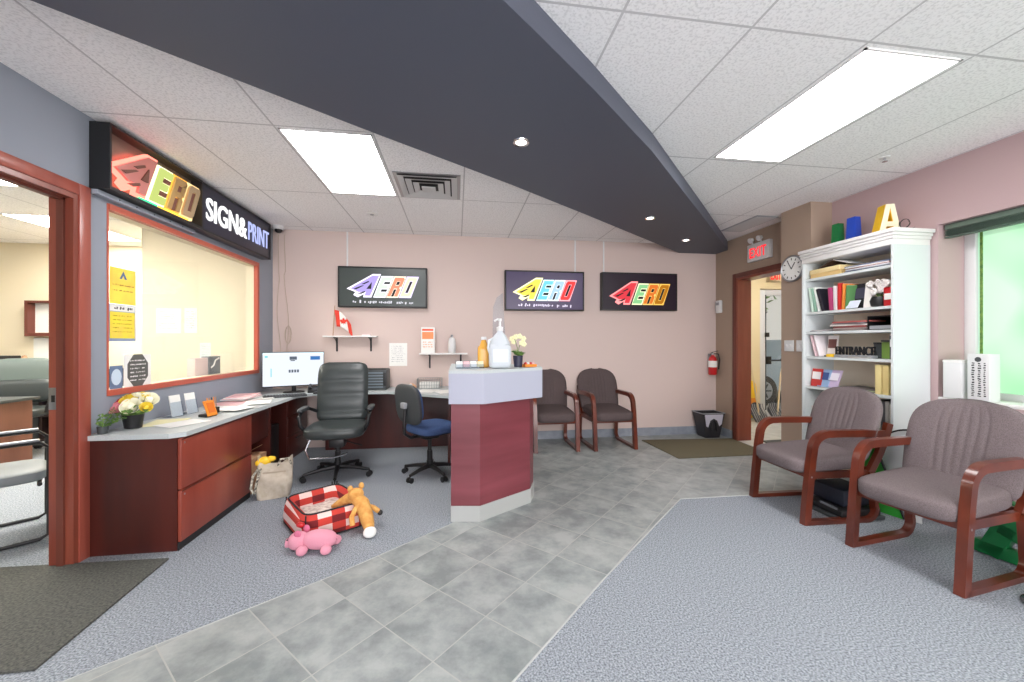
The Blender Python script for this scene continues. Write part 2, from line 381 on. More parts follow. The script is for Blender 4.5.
# wall_right with entrance doorway, column and side window
EY0, EY1, EZ = 3.85, 4.79, 2.19
QY0, QY1, QZ0, QZ1 = -0.3, 2.565, 0.9, 2.25
m = MB(); X0, X1 = XR, 3.95
m.bb(X0, X1, EY1, YB, 0, CEIL); m.bb(X0, X1, EY0, EY1, EZ, CEIL)
m.bb(X0, X1, 3.44, EY0, 0, CEIL)
struct('wall_right', m, 'wall_taupe')
m = MB()
X1 = 4.05
m.bb(X0, X1, QY1, 3.39, 0, CEIL); m.bb(X0, 3.94, 3.39, 3.44, 0, CEIL); m.bb(X0, X1, QY0, QY1, QZ1, CEIL); m.bb(X0, X1, QY0, QY1, 0, QZ0); m.bb(X0, X1, -3.1, QY0, 0, CEIL)
struct('wall_right', m, 'wall_mauve')
struct('wall_column', MB().bb(3.5, XR, 3.44, 3.80, 0, CEIL), 'wall_taupe')
# front wall (behind the camera) with unseen glazing added to bring in fill light
m = MB(); m.bb(-2.41, 3.95, -3.1, -3.0, 0, .3); m.bb(-2.41, 3.95, -3.1, -3.0, 2.6, CEIL); m.bb(-2.41, -1.8, -3.1, -3.0, .3, 2.6); m.bb(3.4, 3.95, -3.1, -3.0, .3, 2.6)
struct('wall_front', m, 'wall_mauve')
m = MB()
for x in (-1.78, -0.1, 1.6, 3.38): m.bb(x-.03, x+.03, -3.08, -3.02, .3, 2.6)
m.bb(-1.8, 3.4, -3.08, -3.02, .3, .36); m.bb(-1.8, 3.4, -3.08, -3.02, 2.54, 2.6)
fr = struct('added_window', m, 'steel'); MB().bb(-1.8, 3.4, -3.055, -3.05, .3, 2.6).build('glass_pane', 'glass', fr)  # glazing out of view, added for the fill light
# office walls
struct('wall_office_back', MB().bb(-3.72, -2.41, YB, YB+.13, 0, CEIL), 'cream')
struct('wall_office_return', MB().bb(-3.72, -3.6, YB+.13, 6.45, 0, CEIL), 'cream')
struct('wall_office_far', MB().bb(-7.6, -3.6, 6.45, 6.6, 0, CEIL), 'cream')
struct('wall_office_left', MB().bb(-7.6, -7.5, -3.1, 6.45, 0, CEIL), 'cream')
struct('wall_office_front', MB().bb(-7.5, -2.41, -3.1, -3.0, 0, CEIL), 'cream')
# vestibule walls: far wall holds the glazed outer door
m = MB(); m.bb(3.95, 5.36, 6.28, 6.4, 0, CEIL); m.bb(5.36, 6.5, 6.28, 6.4, 2.28, CEIL); m.bb(6.5, 7.0, 6.28, 6.4, 0, CEIL)
struct('wall_vestibule_far', m, mat('pale_yellow_paint', (232, 214, 172), .75))
struct('wall_vestibule_left', MB().bb(3.82, 3.95, 5.35, 6.4, 0, CEIL), 'cream')
struct('wall_vestibule_right', MB().bb(6.9, 7.0, 3.4, 6.28, 0, CEIL), 'cream')
struct('wall_vestibule_near', MB().bb(3.95, 7.0, 3.4, 3.5, 0, CEIL), 'cream')

# baseboards
struct('baseboard_back', MB().bb(0.72, XR, YB-.012, YB, 0.004, .115), 'grid')
struct('baseboard_right', MB().bb(XR-.012, XR, 4.86, YB-.012, 0.004, .115), 'grid')
struct('baseboard_window', MB().bb(XR-.012, XR, -3.0, 2.58, 0.0, .1), 'grid')
struct('baseboard_left', MB().bb(XL, XL+.012, -3.0, 1.62, 0.0, .1), 'grid')

# left door frame: head, jambs, rebate
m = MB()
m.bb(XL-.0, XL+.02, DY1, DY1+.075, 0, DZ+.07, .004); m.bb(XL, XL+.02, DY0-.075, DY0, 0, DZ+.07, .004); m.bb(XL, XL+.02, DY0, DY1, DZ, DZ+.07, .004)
d1 = struct('door_1', m, mat('lit_red_casing', (150, 72, 58), .35, noise=(8, (170, 88, 72), 5, (1, 1, .1)), coat=.3), True)  # frame red made lighter, as room light falling on the casing
m = MB(); m.bb(-2.385, XL+.012, DY1-.03, DY1, 0, DZ); m.bb(-2.385, XL+.012, DY0, DY0+.03, 0, DZ); m.bb(-2.385, XL+.012, DY0+.03, DY1-.03, DZ-.03, DZ)
m.build('door_lining', 'frame_red', d1)
m = MB(); m.bb(-2.335, -2.30, DY1-.045, DY1-.03, 0, DZ-.03); m.bb(-2.335, -2.30, DY0+.03, DY1-.03, DZ-.045, DZ-.03)
m.build('door_stop', 'frame_dark', d1)
m = MB(); m.bb(-2.383, -2.338, DY1-.034, DY1-.03, .93, 1.06, .001); m.build('strike_plate', 'steel', d1)
MB().bb(-2.368, -2.350, DY1-.0355, DY1-.0335, .975, 1.015).build('latch_hole', 'black', d1)

# exit door frame (right wall)
m = MB()
m.bb(XR-.02, XR, EY1, EY1+.06, 0.004, EZ+.06, .004); m.bb(XR-.02, XR, EY0-.045, EY0, 0.004, EZ+.06, .004); m.bb(XR-.02, XR, EY0, EY1, EZ, EZ+.06, .004)
d2 = struct('door_2', m, 'frame_dark', True)
m = MB(); m.bb(XR-.012, 3.93, EY1-.03, EY1, 0.004, EZ); m.bb(XR-.012, 3.93, EY0, EY0+.03, 0.004, EZ); m.bb(XR-.012, 3.93, EY0+.03, EY1-.03, EZ-.03, EZ)
m.build('door_lining', 'frame_red', d2)

# office window in left wall
m = MB(); F = .035
m.bb(XL-.03, XL+.004, WY0-.008, WY0+.004, WZ0-F, WZ1+F); m.bb(XL-.03, XL+.012, WY1-.004, WY1+F, WZ0-F, WZ1+F)
m.bb(XL-.03, XL+.012, WY0, WY1, WZ0-F, WZ0+.004); m.bb(XL-.03, XL+.012, WY0, WY1, WZ1-.004, WZ1+F)
w1 = struct('window_1', m, mat('salmon_red_window_frame', (188, 92, 72), .4), True)
m = MB(); m.bb(-2.382, XL-.03, WY1-.004, WY1+.01, WZ0, WZ1); m.bb(-2.382, XL-.03, WY0-.01, WY0+.004, WZ0, WZ1); m.bb(-2.382, XL-.03, WY0, WY1, WZ0-.01, WZ0+.004); m.bb(-2.382, XL-.03, WY0, WY1, WZ1-.004, WZ1+.01)
m.build('reveal_lining', 'cream', w1)
MB().bb(-2.290, -2.285, WY0, WY1, WZ0, WZ1).build('glass_pane', 'glass', w1)

# side window (right wall): frame, mullion, frosted pane, sill
m = MB()
m.bb(3.985, 4.045, QY1-.07, QY1, QZ0, QZ1, .005); m.bb(3.985, 4.045, QY0, QY0+.07, QZ0, QZ1, .005)
m.bb(3.985, 4.045, QY0, QY1, QZ0, QZ0+.05, .005); m.bb(3.985, 4.045, QY0, QY1, QZ1-.05, QZ1, .005)
m.bb(3.985, 4.045, 1.10, 1.16, QZ0, QZ1, .005)
w3 = struct('window_3', m, 'plastic_white', True)
m = bpy.data.materials.new('frosted_green_film'); m.use_nodes = True; n = m.node_tree.nodes; n.clear(); L = m.node_tree.links
tr = n.new('ShaderNodeBsdfTranslucent'); tp = n.new('ShaderNodeBsdfTransparent'); mx = n.new('ShaderNodeMixShader'); o = n.new('ShaderNodeOutputMaterial')
nz = n.new('ShaderNodeTexNoise'); nz.inputs['Scale'].default_value = 1.6; nz.inputs['Detail'].default_value = 1; tcn = n.new('ShaderNodeTexCoord'); L.new(tcn.outputs['Object'], nz.inputs[0])
cr = n.new('ShaderNodeValToRGB'); cr.color_ramp.elements[0].position = .4; cr.color_ramp.elements[1].position = .6
cr.color_ramp.elements[0].color = lin((196, 243, 208)); cr.color_ramp.elements[1].color = lin((234, 251, 240))
L.new(nz.outputs[0], cr.inputs[0]); L.new(cr.outputs[0], tr.inputs[0]); tp.inputs[0].default_value = lin((222, 250, 230))
mx.inputs[0].default_value = 0.15; L.new(tr.outputs[0], mx.inputs[1]); L.new(tp.outputs[0], mx.inputs[2]); L.new(mx.outputs[0], o.inputs[0])
MB().bb(4.012, 4.014, QY0+.07, QY1-.07, QZ0+.05, QZ1-.05).build('glass_pane', m, w3)
MB().bb(3.735, 3.99, QY0+.001, QY1-.001, QZ0-.025, QZ0+.002, .006).build('window_sill', 'white', w3)
MB().bb(4.0, 4.008, QY1-.10, QY1-.085, QZ0+.05, QZ1-.05).build('gasket', 'leaf', w3)

# ceiling lights (troffers)
def troffer(x0, x1, y0, y1, label, z=CEIL, mt='troffer'):
    t = thing('ceiling_light', label, 'ceiling light', ((x0+x1)/2, (y0+y1)/2, z), 0, 'recessed ceiling light panels')
    a, b = (x1-x0)/2, (y1-y0)/2
    m = MB(); m.bb(-a, a, -b, -b+.012, -.006, .0); m.bb(-a, a, b-.012, b, -.006, 0); m.bb(-a, -a+.012, -b, b, -.006, 0); m.bb(a-.012, a, -b, b, -.006, 0)
    m.build('light_frame', 'white', t)
    MB().bb(-a+.012, a-.012, -b+.012, b-.012, -.004, -.001).build('diffuser', mt, t)
    return t
troffer(1.93, 2.49, 1.605, 2.72, 'long bright ceiling light panel on the right, above the waiting chairs')
troffer(-1.165, -0.57, 2.745, 3.86, 'bright ceiling light panel on the left, above the desks')
troffer(1.93, 2.49, -1.76, -0.64, 'added fill light panel in the ceiling behind the camera, right of the pair')  # this and the next panel are added out of view for fill
troffer(0.25, 0.81, -1.76, -0.64, 'added fill light panel in the ceiling behind the camera, left of the pair')
troffer(-4.95, -4.35, 5.0, 6.1, 'ceiling light panel seen through the left doorway in the office', mt='troffer_bright')
troffer(-4.15, -3.55, 3.0, 4.1, 'added ceiling light panel brightening the office side of the long window', mt='troffer_bright')  # this and the next panel are added to brighten the office
troffer(-5.6, -5.0, 1.8, 2.9, 'added ceiling light panel brightening the left office from near its front', mt='troffer_bright')
troffer(4.9, 5.5, 4.4, 5.5, 'added ceiling light panel brightening the entrance vestibule')  # added to brighten the vestibule

# downlights in the soffit
for i, (x, y, lb) in enumerate([(0.406, 2.464, 'round chrome downlight in the dark soffit, nearest of the three'),
                               (1.973, 3.787, 'round downlight in the dark soffit, middle of the three'),
                               (2.846, 4.541, 'round downlight in the dark soffit, farthest one near the corner')]):
    t = thing('downlight', lb, 'downlight', (x, y, 2.61), 0, 'downlights in the soffit')
    MB().lathe([(.034, -.001), (.036, -.006), (.052, -.008), (.055, -.0)], 28).build('trim_ring', 'chrome', t)
    MB().lathe([(.033, -.004), (.001, -.005)], 20).build('lamp', glow('downlight_lamp', (255, 248, 235), 6.0), t)

# air diffuser in the ceiling
t = thing('air_diffuser', 'square stepped metal air vent in the ceiling beside the left light panel', 'vent', (-0.25, 3.59, CEIL))
MB().bb(-.28, .28, -.28, .28, -.006, -.001).build('frame', 'steel', t)
m = MB()
for k, r in enumerate((.25, .19, .13)):
    z0 = -.007-.001*k; z1 = -.016-.003*k; r2 = r-.048
    for q in range(4):
        a = PI/2*q; c, s_ = math.cos(a), math.sin(a); R = lambda x, y: (x*c-y*s_, x*s_+y*c)
        p = [R(-r, -r), R(r, -r), R(r2, -r2), R(-r2, -r2)]
        m.quad([(p[0][0], p[0][1], z1), (p[1][0], p[1][1], z1), (p[2][0], p[2][1], z0), (p[3][0], p[3][1], z0)])
m.build('louvre', 'vent_grey', t, False)
MB().bb(-.06, .06, -.06, .06, -.034, -.026).build('centre_plate', 'vent_grey', t)
MB().bb(-.245, .245, -.245, .245, -.0068, -.0062).build('throat', 'black_soft', t)
# small slot vent near the exit
t = thing('ceiling_grille', 'slim grey slotted vent in the ceiling by the exit sign', 'vent', (3.43, 4.2, CEIL))
MB().bb(-.14, .14, -.3, .3, -.008, -.001).build('frame', 'grey', t)
m = MB()
for k in range(9): m.box((-.11+.0275*k, 0, -.012), (.014, .56, .006), (0, .3, 0))
m.build('louvre', 'vent_grey', t)
# ceiling speaker + sprinkler + smoke detectors
t = thing('ceiling_speaker', 'small round white speaker in the ceiling tile right of the dome camera', 'speaker', (-0.92, 4.44, CEIL))
MB().lathe([(.001, -.012), (.045, -.012), (.06, -.008), (.062, -.001)], 24).build('cover', 'white', t)
MB().lathe([(.001, -.0145), (.02, -.0145), (.022, -.0125)], 16).build('centre_dot', 'grey', t)
t = thing('sprinkler', 'small sprinkler head under the ceiling right of the long light panel', 'sprinkler', (3.22, 2.54, CEIL))
MB().lathe([(.001, -.008), (.03, -.006), (.034, -.001)], 20).build('escutcheon', 'white', t)
MB().cyl((0, 0, -.03), (0, 0, -.006), .008).lathe([(.001, -.034), (.018, -.034), (.018, -.031), (.001, -.031)], 16).build('nozzle', 'chrome', t)
# dome camera
t = thing('dome_camera', 'white dome security camera in the corner above the cables', 'camera', (-2.14, 5.07, CEIL))
MB().lathe([(.062, -.001), (.064, -.03), (.056, -.045), (.001, -.045)], 28).build('housing', 'plastic_white', t)
MB().sell((0, 0, -.048), (.085, .085, .075)).build('dome', 'black', t)

# ================================================================== SIGNS
def logo(parent, cx, cz, w, h, y, cols, edge, depth=.006, gap_m='black_soft'):
    """slanted four-letter AERO mark with a winged A, drawn in the x,z plane facing -y; each letter is a part"""
    P = lambda u, v: (cx-w/2+u*w, cz-h/2+v*h)
    wing = [(0, .36), (.36, 1.0), (.47, 1.0), (.335, 0.0), (.225, 0.0), (.235, .14), (.15, .0), (.09, .1), (.12, .22)]
    o = [P(*p) for p in wing]
    MB().prismy(o, y-depth*.6, y).build('letter_outline', edge[0], parent, False)
    inner = [(.05, .37), (.355, .93), (.445, .93), (.32, .07), (.245, .07), (.262, .24), (.16, .22), (.12, .28)]
    MB().prismy([P(*p) for p in inner], y-depth, y-depth*.6).build('letter', cols[0], parent, False)
    # dark slots: the A counter, and feather notches in the wing
    k = MB()
    for q in ([(.27, .36), (.335, .36), (.345, .66)], [(.09, .36), (.21, .50), (.24, .50), (.13, .33)], [(.20, .56), (.30, .70), (.31, .66), (.24, .555)], [(.14, .15), (.25, .27), (.255, .22), (.2, .14)]):
        k.prismy([P(*p) for p in q], y-depth*1.25, y-depth)
    k.build('cut_out', gap_m, parent, False)
    sl = .115
    def slab(u0, u1, e, v0=0.02, v1=.88, yy=(0, .6), name='letter_outline', mm=None):
        q = [P(u0-e+sl*v0, v0-e), P(u1+e+sl*v0, v0-e), P(u1+e+sl*v1, v1+e), P(u0-e+sl*v1, v1+e)]
        return q
    for i, ch in enumerate('ERO'):
        u0 = .375+.178*i; u1 = u0+.145
        # outline slab behind each letter
        q = [P(u0-.012, 0.0), P(u1+.012, 0.0), P(u1+.012+sl, .92), P(u0-.012+sl, .92)]
        MB().prismy(q, y-depth*.6, y).build('letter_outline', edge[i+1], parent, False)
        f = lambda a, v: P(u0+(u1-u0)*a+sl*v, .05+.82*v)
        parts = []
        t = .34
        if ch == 'E': polys = [[(0, 0), (.36, 0), (.36, 1), (0, 1)], [(.36, 0), (1, 0), (1, .2), (.36, .2)], [(.36, .41), (.9, .41), (.9, .6), (.36, .6)], [(.36, .8), (1, .8), (1, 1), (.36, 1)]]
        elif ch == 'R': polys = [[(0, 0), (.34, 0), (.34, 1), (0, 1)], [(.34, .8), (.85, .8), (1, .92), (.85, 1), (.34, 1)], [(.34, .42), (.85, .42), (.85, .58), (.34, .58)], [(.68, .56), (1, .5), (1, .93), (.68, .82)], [(.66, 0), (1, 0), (1, .36), (.82, .44), (.66, .42)]]
        else: polys = [[(0, .1), (.1, 0), (.34, 0), (.34, 1), (.1, 1), (0, .9)], [(.34, 0), (.68, 0), (.68, .17), (.34, .17)], [(.34, .83), (.68, .83), (.68, 1), (.34, 1)], [(.66, 0), (.9, 0), (1, .1), (1, .9), (.9, 1), (.66, 1)]]
        mb = MB()
        for pl in polys: mb.prismy([f(a, v) for a, v in pl], y-depth, y-depth*.6)
        mb.build('letter', cols[i+1], parent, False)
        # dark counters
        kk = MB()
        cs = {'E': [[(.42, .24), (.98, .24), (.98, .37), (.42, .37)], [(.42, .64), (.98, .64), (.98, .76), (.42, .76)]],
              'R': [[(.38, .61), (.66, .61), (.66, .78), (.38, .78)], [(.38, .0), (.62, .0), (.62, .38), (.38, .38)]],
              'O': [[(.38, .2), (.62, .2), (.62, .8), (.38, .8)]]}[ch]
        for pl in cs: kk.prismy([f(a, v) for a, v in pl], y-depth*.9, y-depth*.6)
        kk.build('cut_out', gap_m, parent, False)

def wall_sign(x0, x1, z0, z1, face, cols, edge, label, tagline, seed):
    t = thing('lit_sign', label, 'sign', ((x0+x1)/2, YB, (z0+z1)/2), 0, 'three lit signs on the back wall')
    w_, h_ = (x1-x0)/2, (z1-z0)/2
    m = MB(); f = .016; D = -.09
    m.bb(-w_, w_, D, -.001, h_-f, h_, .002); m.bb(-w_, w_, D, -.001, -h_, -h_+f, .002); m.bb(-w_, -w_+f, D, -.001, -h_+f, h_-f, .002); m.bb(w_-f, w_, D, -.001, -h_+f, h_-f, .002)
    m.build('frame', 'black', t)
    MB().bb(-w_+f, w_-f, -.078, -.004, -h_+f, h_-f).build('face', face, t)
    logo(t, -.0*w_, .07*h_ if tagline else -.02, w_*1.62, h_*(1.16 if tagline else 1.24), -.078, cols, edge)
    if tagline:
        rnd = random.Random(seed); m = MB()
        scribble(m, -w_*.68, -w_*.40, -h_*.73, h_*.17, -.0795, rnd); scribble(m, -w_*.34, w_*.22, -h_*.74, h_*.15, -.0795, rnd); scribble(m, w_*.3, w_*.78, -h_*.76, h_*.15, -.0795, rnd)
        m.build('small_lettering', tagline, t, False)
    return t
G = lambda n, c, s=1.6: glow(n, c, s*.72)
wall_sign(-1.476, -0.384, 1.769, 2.282, mat('dark_green_grey_face', (70, 78, 76), .3),
          [G('neon_lavender', (176, 160, 226), 1.1), G('neon_white_green', (214, 240, 214), 1.1), G('neon_peach', (246, 150, 120), 1.1), G('neon_pale_yellow', (246, 238, 196), 1.1)],
          [G('neon_white', (240, 232, 255), 1.5), G('neon_white_a', (245, 250, 255), 1.5), G('neon_cream', (255, 236, 214), 1.4), G('neon_lilac', (222, 206, 250), 1.5)],
          'lit sign with lavender A and white letters, leftmost on the back wall', G('line_white', (226, 226, 236), 1.0), 1)
wall_sign(0.631, 1.719, 1.754, 2.286, mat('dark_purple_face', (72, 58, 96), .3),
          [G('neon_yellow', (250, 222, 96), 1.1), G('neon_cyan', (120, 206, 232), 1.1), G('neon_pale_blue', (172, 204, 250), 1.1), G('neon_red', (238, 70, 70), 1.1)],
          [G('neon_warm_white', (255, 250, 190), 1.5), G('neon_ice', (214, 250, 255), 1.5), G('neon_ice_b', (240, 246, 255), 1.5), G('neon_pink', (255, 170, 180), 1.4)],
          'purple lit sign with yellow A and red O, middle of the back wall', G('line_white_b', (236, 226, 250), 1.0), 2)
wall_sign(1.975, 3.083, 1.769, 2.293, mat('near_black_plum_face', (42, 32, 46), .3),
          [G('neon_rose', (222, 66, 76), 1.0), G('neon_mint', (150, 214, 150), .9), G('neon_orange', (226, 120, 50), .95), G('neon_amber', (196, 126, 36), .8)],
          [G('neon_rose_edge', (255, 150, 150), 1.3), G('neon_pale_mint', (240, 250, 200), 1.2), G('neon_gold_edge', (250, 200, 110), 1.1), G('neon_amber_edge', (244, 190, 90), 1.1)],
          'near black lit sign with rose red A and amber O, rightmost on the back wall', None, 3)
# conduits dropping from the ceiling to the signs
for x, zt, lb in ((-1.384, 2.282, 'thin white conduit from ceiling to the left back-wall sign'), (1.615, 2.286, 'thin white conduit from ceiling to the middle back-wall sign'), (2.027, 2.293, 'thin white conduit from ceiling to the right back-wall sign')):
    o = MB().bb(-.01, .01, -.012, 0, 0, CEIL-zt-.002, .002).build('conduit', 'plastic_white'); o.location = (x, YB-.001, zt+.001)
    tag(o, lb, 'conduit', 'conduits to the signs')

# long sign over the office window: winged channel letters in an open black box
t = thing('channel_letter_sign', 'black framed open box sign with pink and gold neon channel letters above the office window', 'sign', (XL, 3.225, 2.50), PI/2)
hw, hh, dp = .452, .208, -.115
m = MB(); m.bb(-hw, hw, dp, -.001, hh-.012, hh); m.bb(-hw, hw, dp, -.001, -hh, -hh+.02); m.bb(-hw, -hw+.015, dp, -.001, -hh+.02, hh-.012); m.bb(hw-.012, hw, dp, -.001, -hh+.02, hh-.012)
m.build('frame', 'black', t)
MB().bb(-hw+.015, hw-.012, -.03, -.002, -hh+.02, hh-.012).build('back_panel', mat('bronze_mirror_panel', (150, 134, 124), .25, metal=.5), t)
logo(t, -.0, -.005, .89, .33, -.07, [mat('brushed_pink_letter', (216, 140, 132), .35, metal=.3), G('neon_lime', (196, 210, 120), 1.0), mat('gold_letter', (196, 160, 104), .35, metal=.3), mat('tan_letter', (190, 164, 128), .35, metal=.3)],
     [G('neon_coral', (255, 120, 104), 2.6), G('neon_white_lime', (250, 250, 190), 1.9), G('neon_deep_gold', (246, 176, 70), 1.5), G('neon_tan', (250, 214, 150), 1.5)], .04, mat('letter_return_brown', (120, 74, 60), .5))
for x0, x1, nm, cc in ((-.2, -.03, 'green_reflection', (60, 190, 130)), (-.02, .30, 'amber_reflection', (250, 190, 70))):
    MB().tube([(x0, -.085, -.172), (x1, -.085, -.172)], .012).build('reflection_strip', glow(nm, cc, 1.6), t)  # glowing strips standing in for green and amber reflections along the box bottom
# second box: SIGN & PRINT
t = thing('lettered_sign', 'dark lightbox reading SIGN & PRINT above the far end of the office window', 'sign', (XL, 4.305, 2.50), PI/2)
hw = .622; dp = -.10
MB().bb(-hw, hw, dp, -.001, -.208, .208, .004).build('sign_box', mat('dark_slate_sign_face', (44, 44, 60), .35), t)
m = MB(); m.bb(-hw, hw, dp-.006, dp, .19, .208); m.bb(-hw, hw, dp-.006, dp, -.208, -.19); m.bb(-hw, -hw+.015, dp-.006, dp, -.19, .19); m.bb(hw-.015, hw, dp-.006, dp, -.19, .19); m.build('edge_trim', 'black', t)
text('SIGN&', 'bold_lettering', G('letter_white', (255, 255, 255), 1.3), t, (-.235, dp-.006, .0), .66, .20, .004, .012)
text('PRINT', 'thin_lettering', G('letter_blue_white', (190, 200, 255), .95), t, (.35, dp-.006, .0), .44, .19, .004, -.006)
# ledge below the signs and fixing screws
t2 = thing('sign_ledge', 'blue grey metal ledge strip along the underside of the neon sign', 'ledge', (XL, 3.23, 2.268), PI/2)
MB().bb(-.46, .46, -.05, -.001, -.012, .0185, .002).build('strip', 'wall_blue', t2)
m = MB()
for x in (-.3, -.16, 0, .16, .3): m.ball((x, -.051, .004), .005, 1)
m.build('screw', 'black', t2)

# exit sign above the entrance door
def exit_sign(loc, rotz, label, size=(.36, .22), face='plastic_white'):
    t = thing('exit_sign', label, 'exit sign', loc, rotz)
    w_, h_ = size
    MB().bb(-w_/2, w_/2, -.05, -.001, -h_/2, h_/2, .006).build('housing', face, t)
    text('EXIT', 'lettering', glow('exit_red', (236, 40, 48), 1.1), t, (0, -.052, -.005), w_*.74, h_*.56, .001, .012)
    return t
t = exit_sign((XR, 4.36, 2.455), -PI/2, 'white emergency exit sign with red letters and lamp heads above the exit door')
t.rotation_euler = (0, 0, -PI/2)
m = MB()
for x in (-.11, .03):
    m.cyl((x, -.03, .11), (x, -.03, .135), .008); m.lathe([(.001, -.03), (.02, -.028), (.03, 0), (.036, .02), (.001, .022)], 16, (x, -.05, .16), (PI/2+.4, 0, 0))
m.build('lamp_head', 'plastic_white', t)
t = exit_sign((4.43, 4.95, 2.26), 0, 'cream exit sign with red letters hanging inside the entrance vestibule', (.22, .18), 'paper_cream')
MB().cyl((0, -.02, .1), (0, -.02, .474), .008).build('hanger', 'plastic_white', t)

# wall clock on the column
t = thing('wall_clock', 'round silver rimmed wall clock on the column beside the bookcase', 'clock', (3.5, 3.645, 2.10), -PI/2)
t.scale = (1.1, 1, 1.1)
MB().lathe([(.001, -.002), (.115, -.002), (.125, .006), (.128, .02), (.118, .028), (.112, .02), (.001, .02)], 40, (0, 0, 0), (PI/2, 0, 0)).build('rim', 'steel', t)
MB().cyl((0, -.0225, 0), (0, -.019, 0), .111, n=40).build('dial', 'paper', t)
m = MB()
for k in range(12):
    a = k*PI/6; m.box((.09*math.sin(a), -.0235, .09*math.cos(a)), (.008, .002, .02), (0, a, 0))
m.build('hour_mark', 'black', t, False)
MB().box((.018, -.025, .025), (.008, .002, .07), (0, .6, 0)).build('hour_hand', 'black', t)
MB().box((-.02, -.0265, .035), (.006, .002, .09), (0, -.5, 0)).build('minute_hand', 'black', t)

# switches, thermostat box
for y, wd, lb in ((3.695, .12, 'wide white double light switch plate on the column'), (3.565, .075, 'narrow white switch plate between column edge and bookcase')):
    t = thing('light_switch', lb, 'switch', (3.5, y, 1.29), -PI/2, 'switches on the column')
    MB().bb(-wd/2, wd/2, -.008, -.001, -.058, .058, .003).build('plate', 'plastic_white', t)
    for x in ((-.025, .025) if wd > .1 else (0,)):
        MB().box((x, -.010, 0), (.012, .008, .03), (.2, 0, 0), .001).build('toggle', 'white', t)
t = thing('alarm_sounder', 'small white wall box high beside the exit door frame', 'wall box', (XR, 5.12, 1.835), -PI/2)
MB().bb(-.05, .05, -.045, -.001, -.09, .09, .012).build('housing', 'plastic_white', t)
MB().bb(-.075, -.052, -.03, -.001, -.06, .075, .004).build('side_bracket', 'grey', t)
MB().bb(-.03, .03, -.048, -.045, .02, .06, .001).build('window', 'grey', t)

# ================================================================== DESKS AND TOWER
# lateral file cabinet under the counter by the doorway
t = thing('file_cabinet', 'dark mahogany file cabinet with red-brown fronts, beside the left doorway', 'cabinet', (-2.0, 3.19, 0))
MB().bb(-.265, .235, -.435, .435, .0, .719).build('body', 'mahogany', t)
for z0, z1 in ((.055, .380), (.388, .712)):
    d = MB().bb(.236, .258, -.43, .43, z0, z1, .003).build('drawer', 'mahogany_light', t)
    MB().bb(.2585, .261, -.425, .425, z1-.007, z1-.001).build('edge_band', 'mahogany', d)
    MB().cyl((.258, -.40, z1-.03), (.2595, -.40, z1-.03), .007, n=12).build('lock', 'steel', d)
MB().bb(.236, .245, -.432, .432, 0.0, .05).build('plinth', 'black_soft', t)
# open shelf unit next to it
t = thing('open_shelf_unit', 'mahogany open unit under the counter next to the file cabinet', 'cabinet', (-2.0, 3.85, 0))
m = MB(); m.bb(-.26, .23, .165, .19, 0, .719); m.bb(-.26, -.24, -.2, .165, 0, .719); m.bb(-.24, .20, -.2, .165, .42, .438); m.build('body', 'mahogany', t)
MB().bb(.20, .218, -.205, .163, .44, .712, .002).build('door', 'mahogany', t)
# cardboard box
t = thing('cardboard_box', 'brown cardboard box in the recess behind the canvas bag', 'box', (-1.93, 3.83, 0))
m = MB(); m.bb(-.15, .15, -.16, .14, 0, .30, .004); m.build('carton', 'cardboard', t)
MB().box((.06, -.0, .335), (.12, .28, .004), (0, -.5, 0)).build('flap', 'cardboard', t)
MB().bb(.150, .1515, -.03, .02, .0, .3).build('packing_tape', 'paper_cream', t)
MB().bb(.1505, .152, .04, .12, .1, .22).build('carton_label', 'paper', t)

# L-shaped worktop
top = [(XL+.002, 2.74), (-1.80, 2.735), (-1.73, 2.79), (-1.725, 4.52), (-1.60, 4.68), (-1.3, 4.745), (-.80, 4.735), (-.10, 4.27), (.05, 3.85), (.45, 3.78), (.62, 5.21), (XL+.002, 5.21)]
o = MB().prism(top, .72, .75).build('worktop', 'counter')
tag(o, 'continuous pale grey L-shaped worktop along the left wall and back wall', 'worktop')
o = MB().bb(-1.6, .60, 5.06, 5.085, 0.001, .719).build('modesty_panel', 'mahogany'); tag(o, 'dark mahogany panel under the back worktop', 'panel')
o = MB().bb(-.1, -.075, 4.35, 5.058, 0.001, .719).build('end_panel', 'mahogany'); tag(o, 'dark mahogany support panel below the worktop behind the blue chair', 'panel')
t = thing('desk_pedestal', 'dark mahogany pedestal with three drawers under the worktop corner', 'cabinet', (-2.06, 4.86, 0))
MB().bb(-.18, .2, -.26, .3, .0, .719).build('body', 'mahogany', t)
for z0, z1 in ((.05, .27), (.28, .49), (.50, .71)):
    d = MB().bb(.2, .215, -.255, .295, z0, z1, .002).build('drawer', 'mahogany', t); MB().bb(.215, .225, -.05, .09, z1-.05, z1-.04).build('handle', 'black', d)
t = thing('computer_tower', 'black computer tower standing in the dark kneehole left of the chrome loop chair', 'computer', (-2.03, 4.32, 0))
MB().bb(-.1, .12, -.22, .22, 0.001, .45, .008).build('case', 'black', t)
MB().bb(.12, .124, -.2, -.16, .1, .4).build('vent', 'charcoal', t)

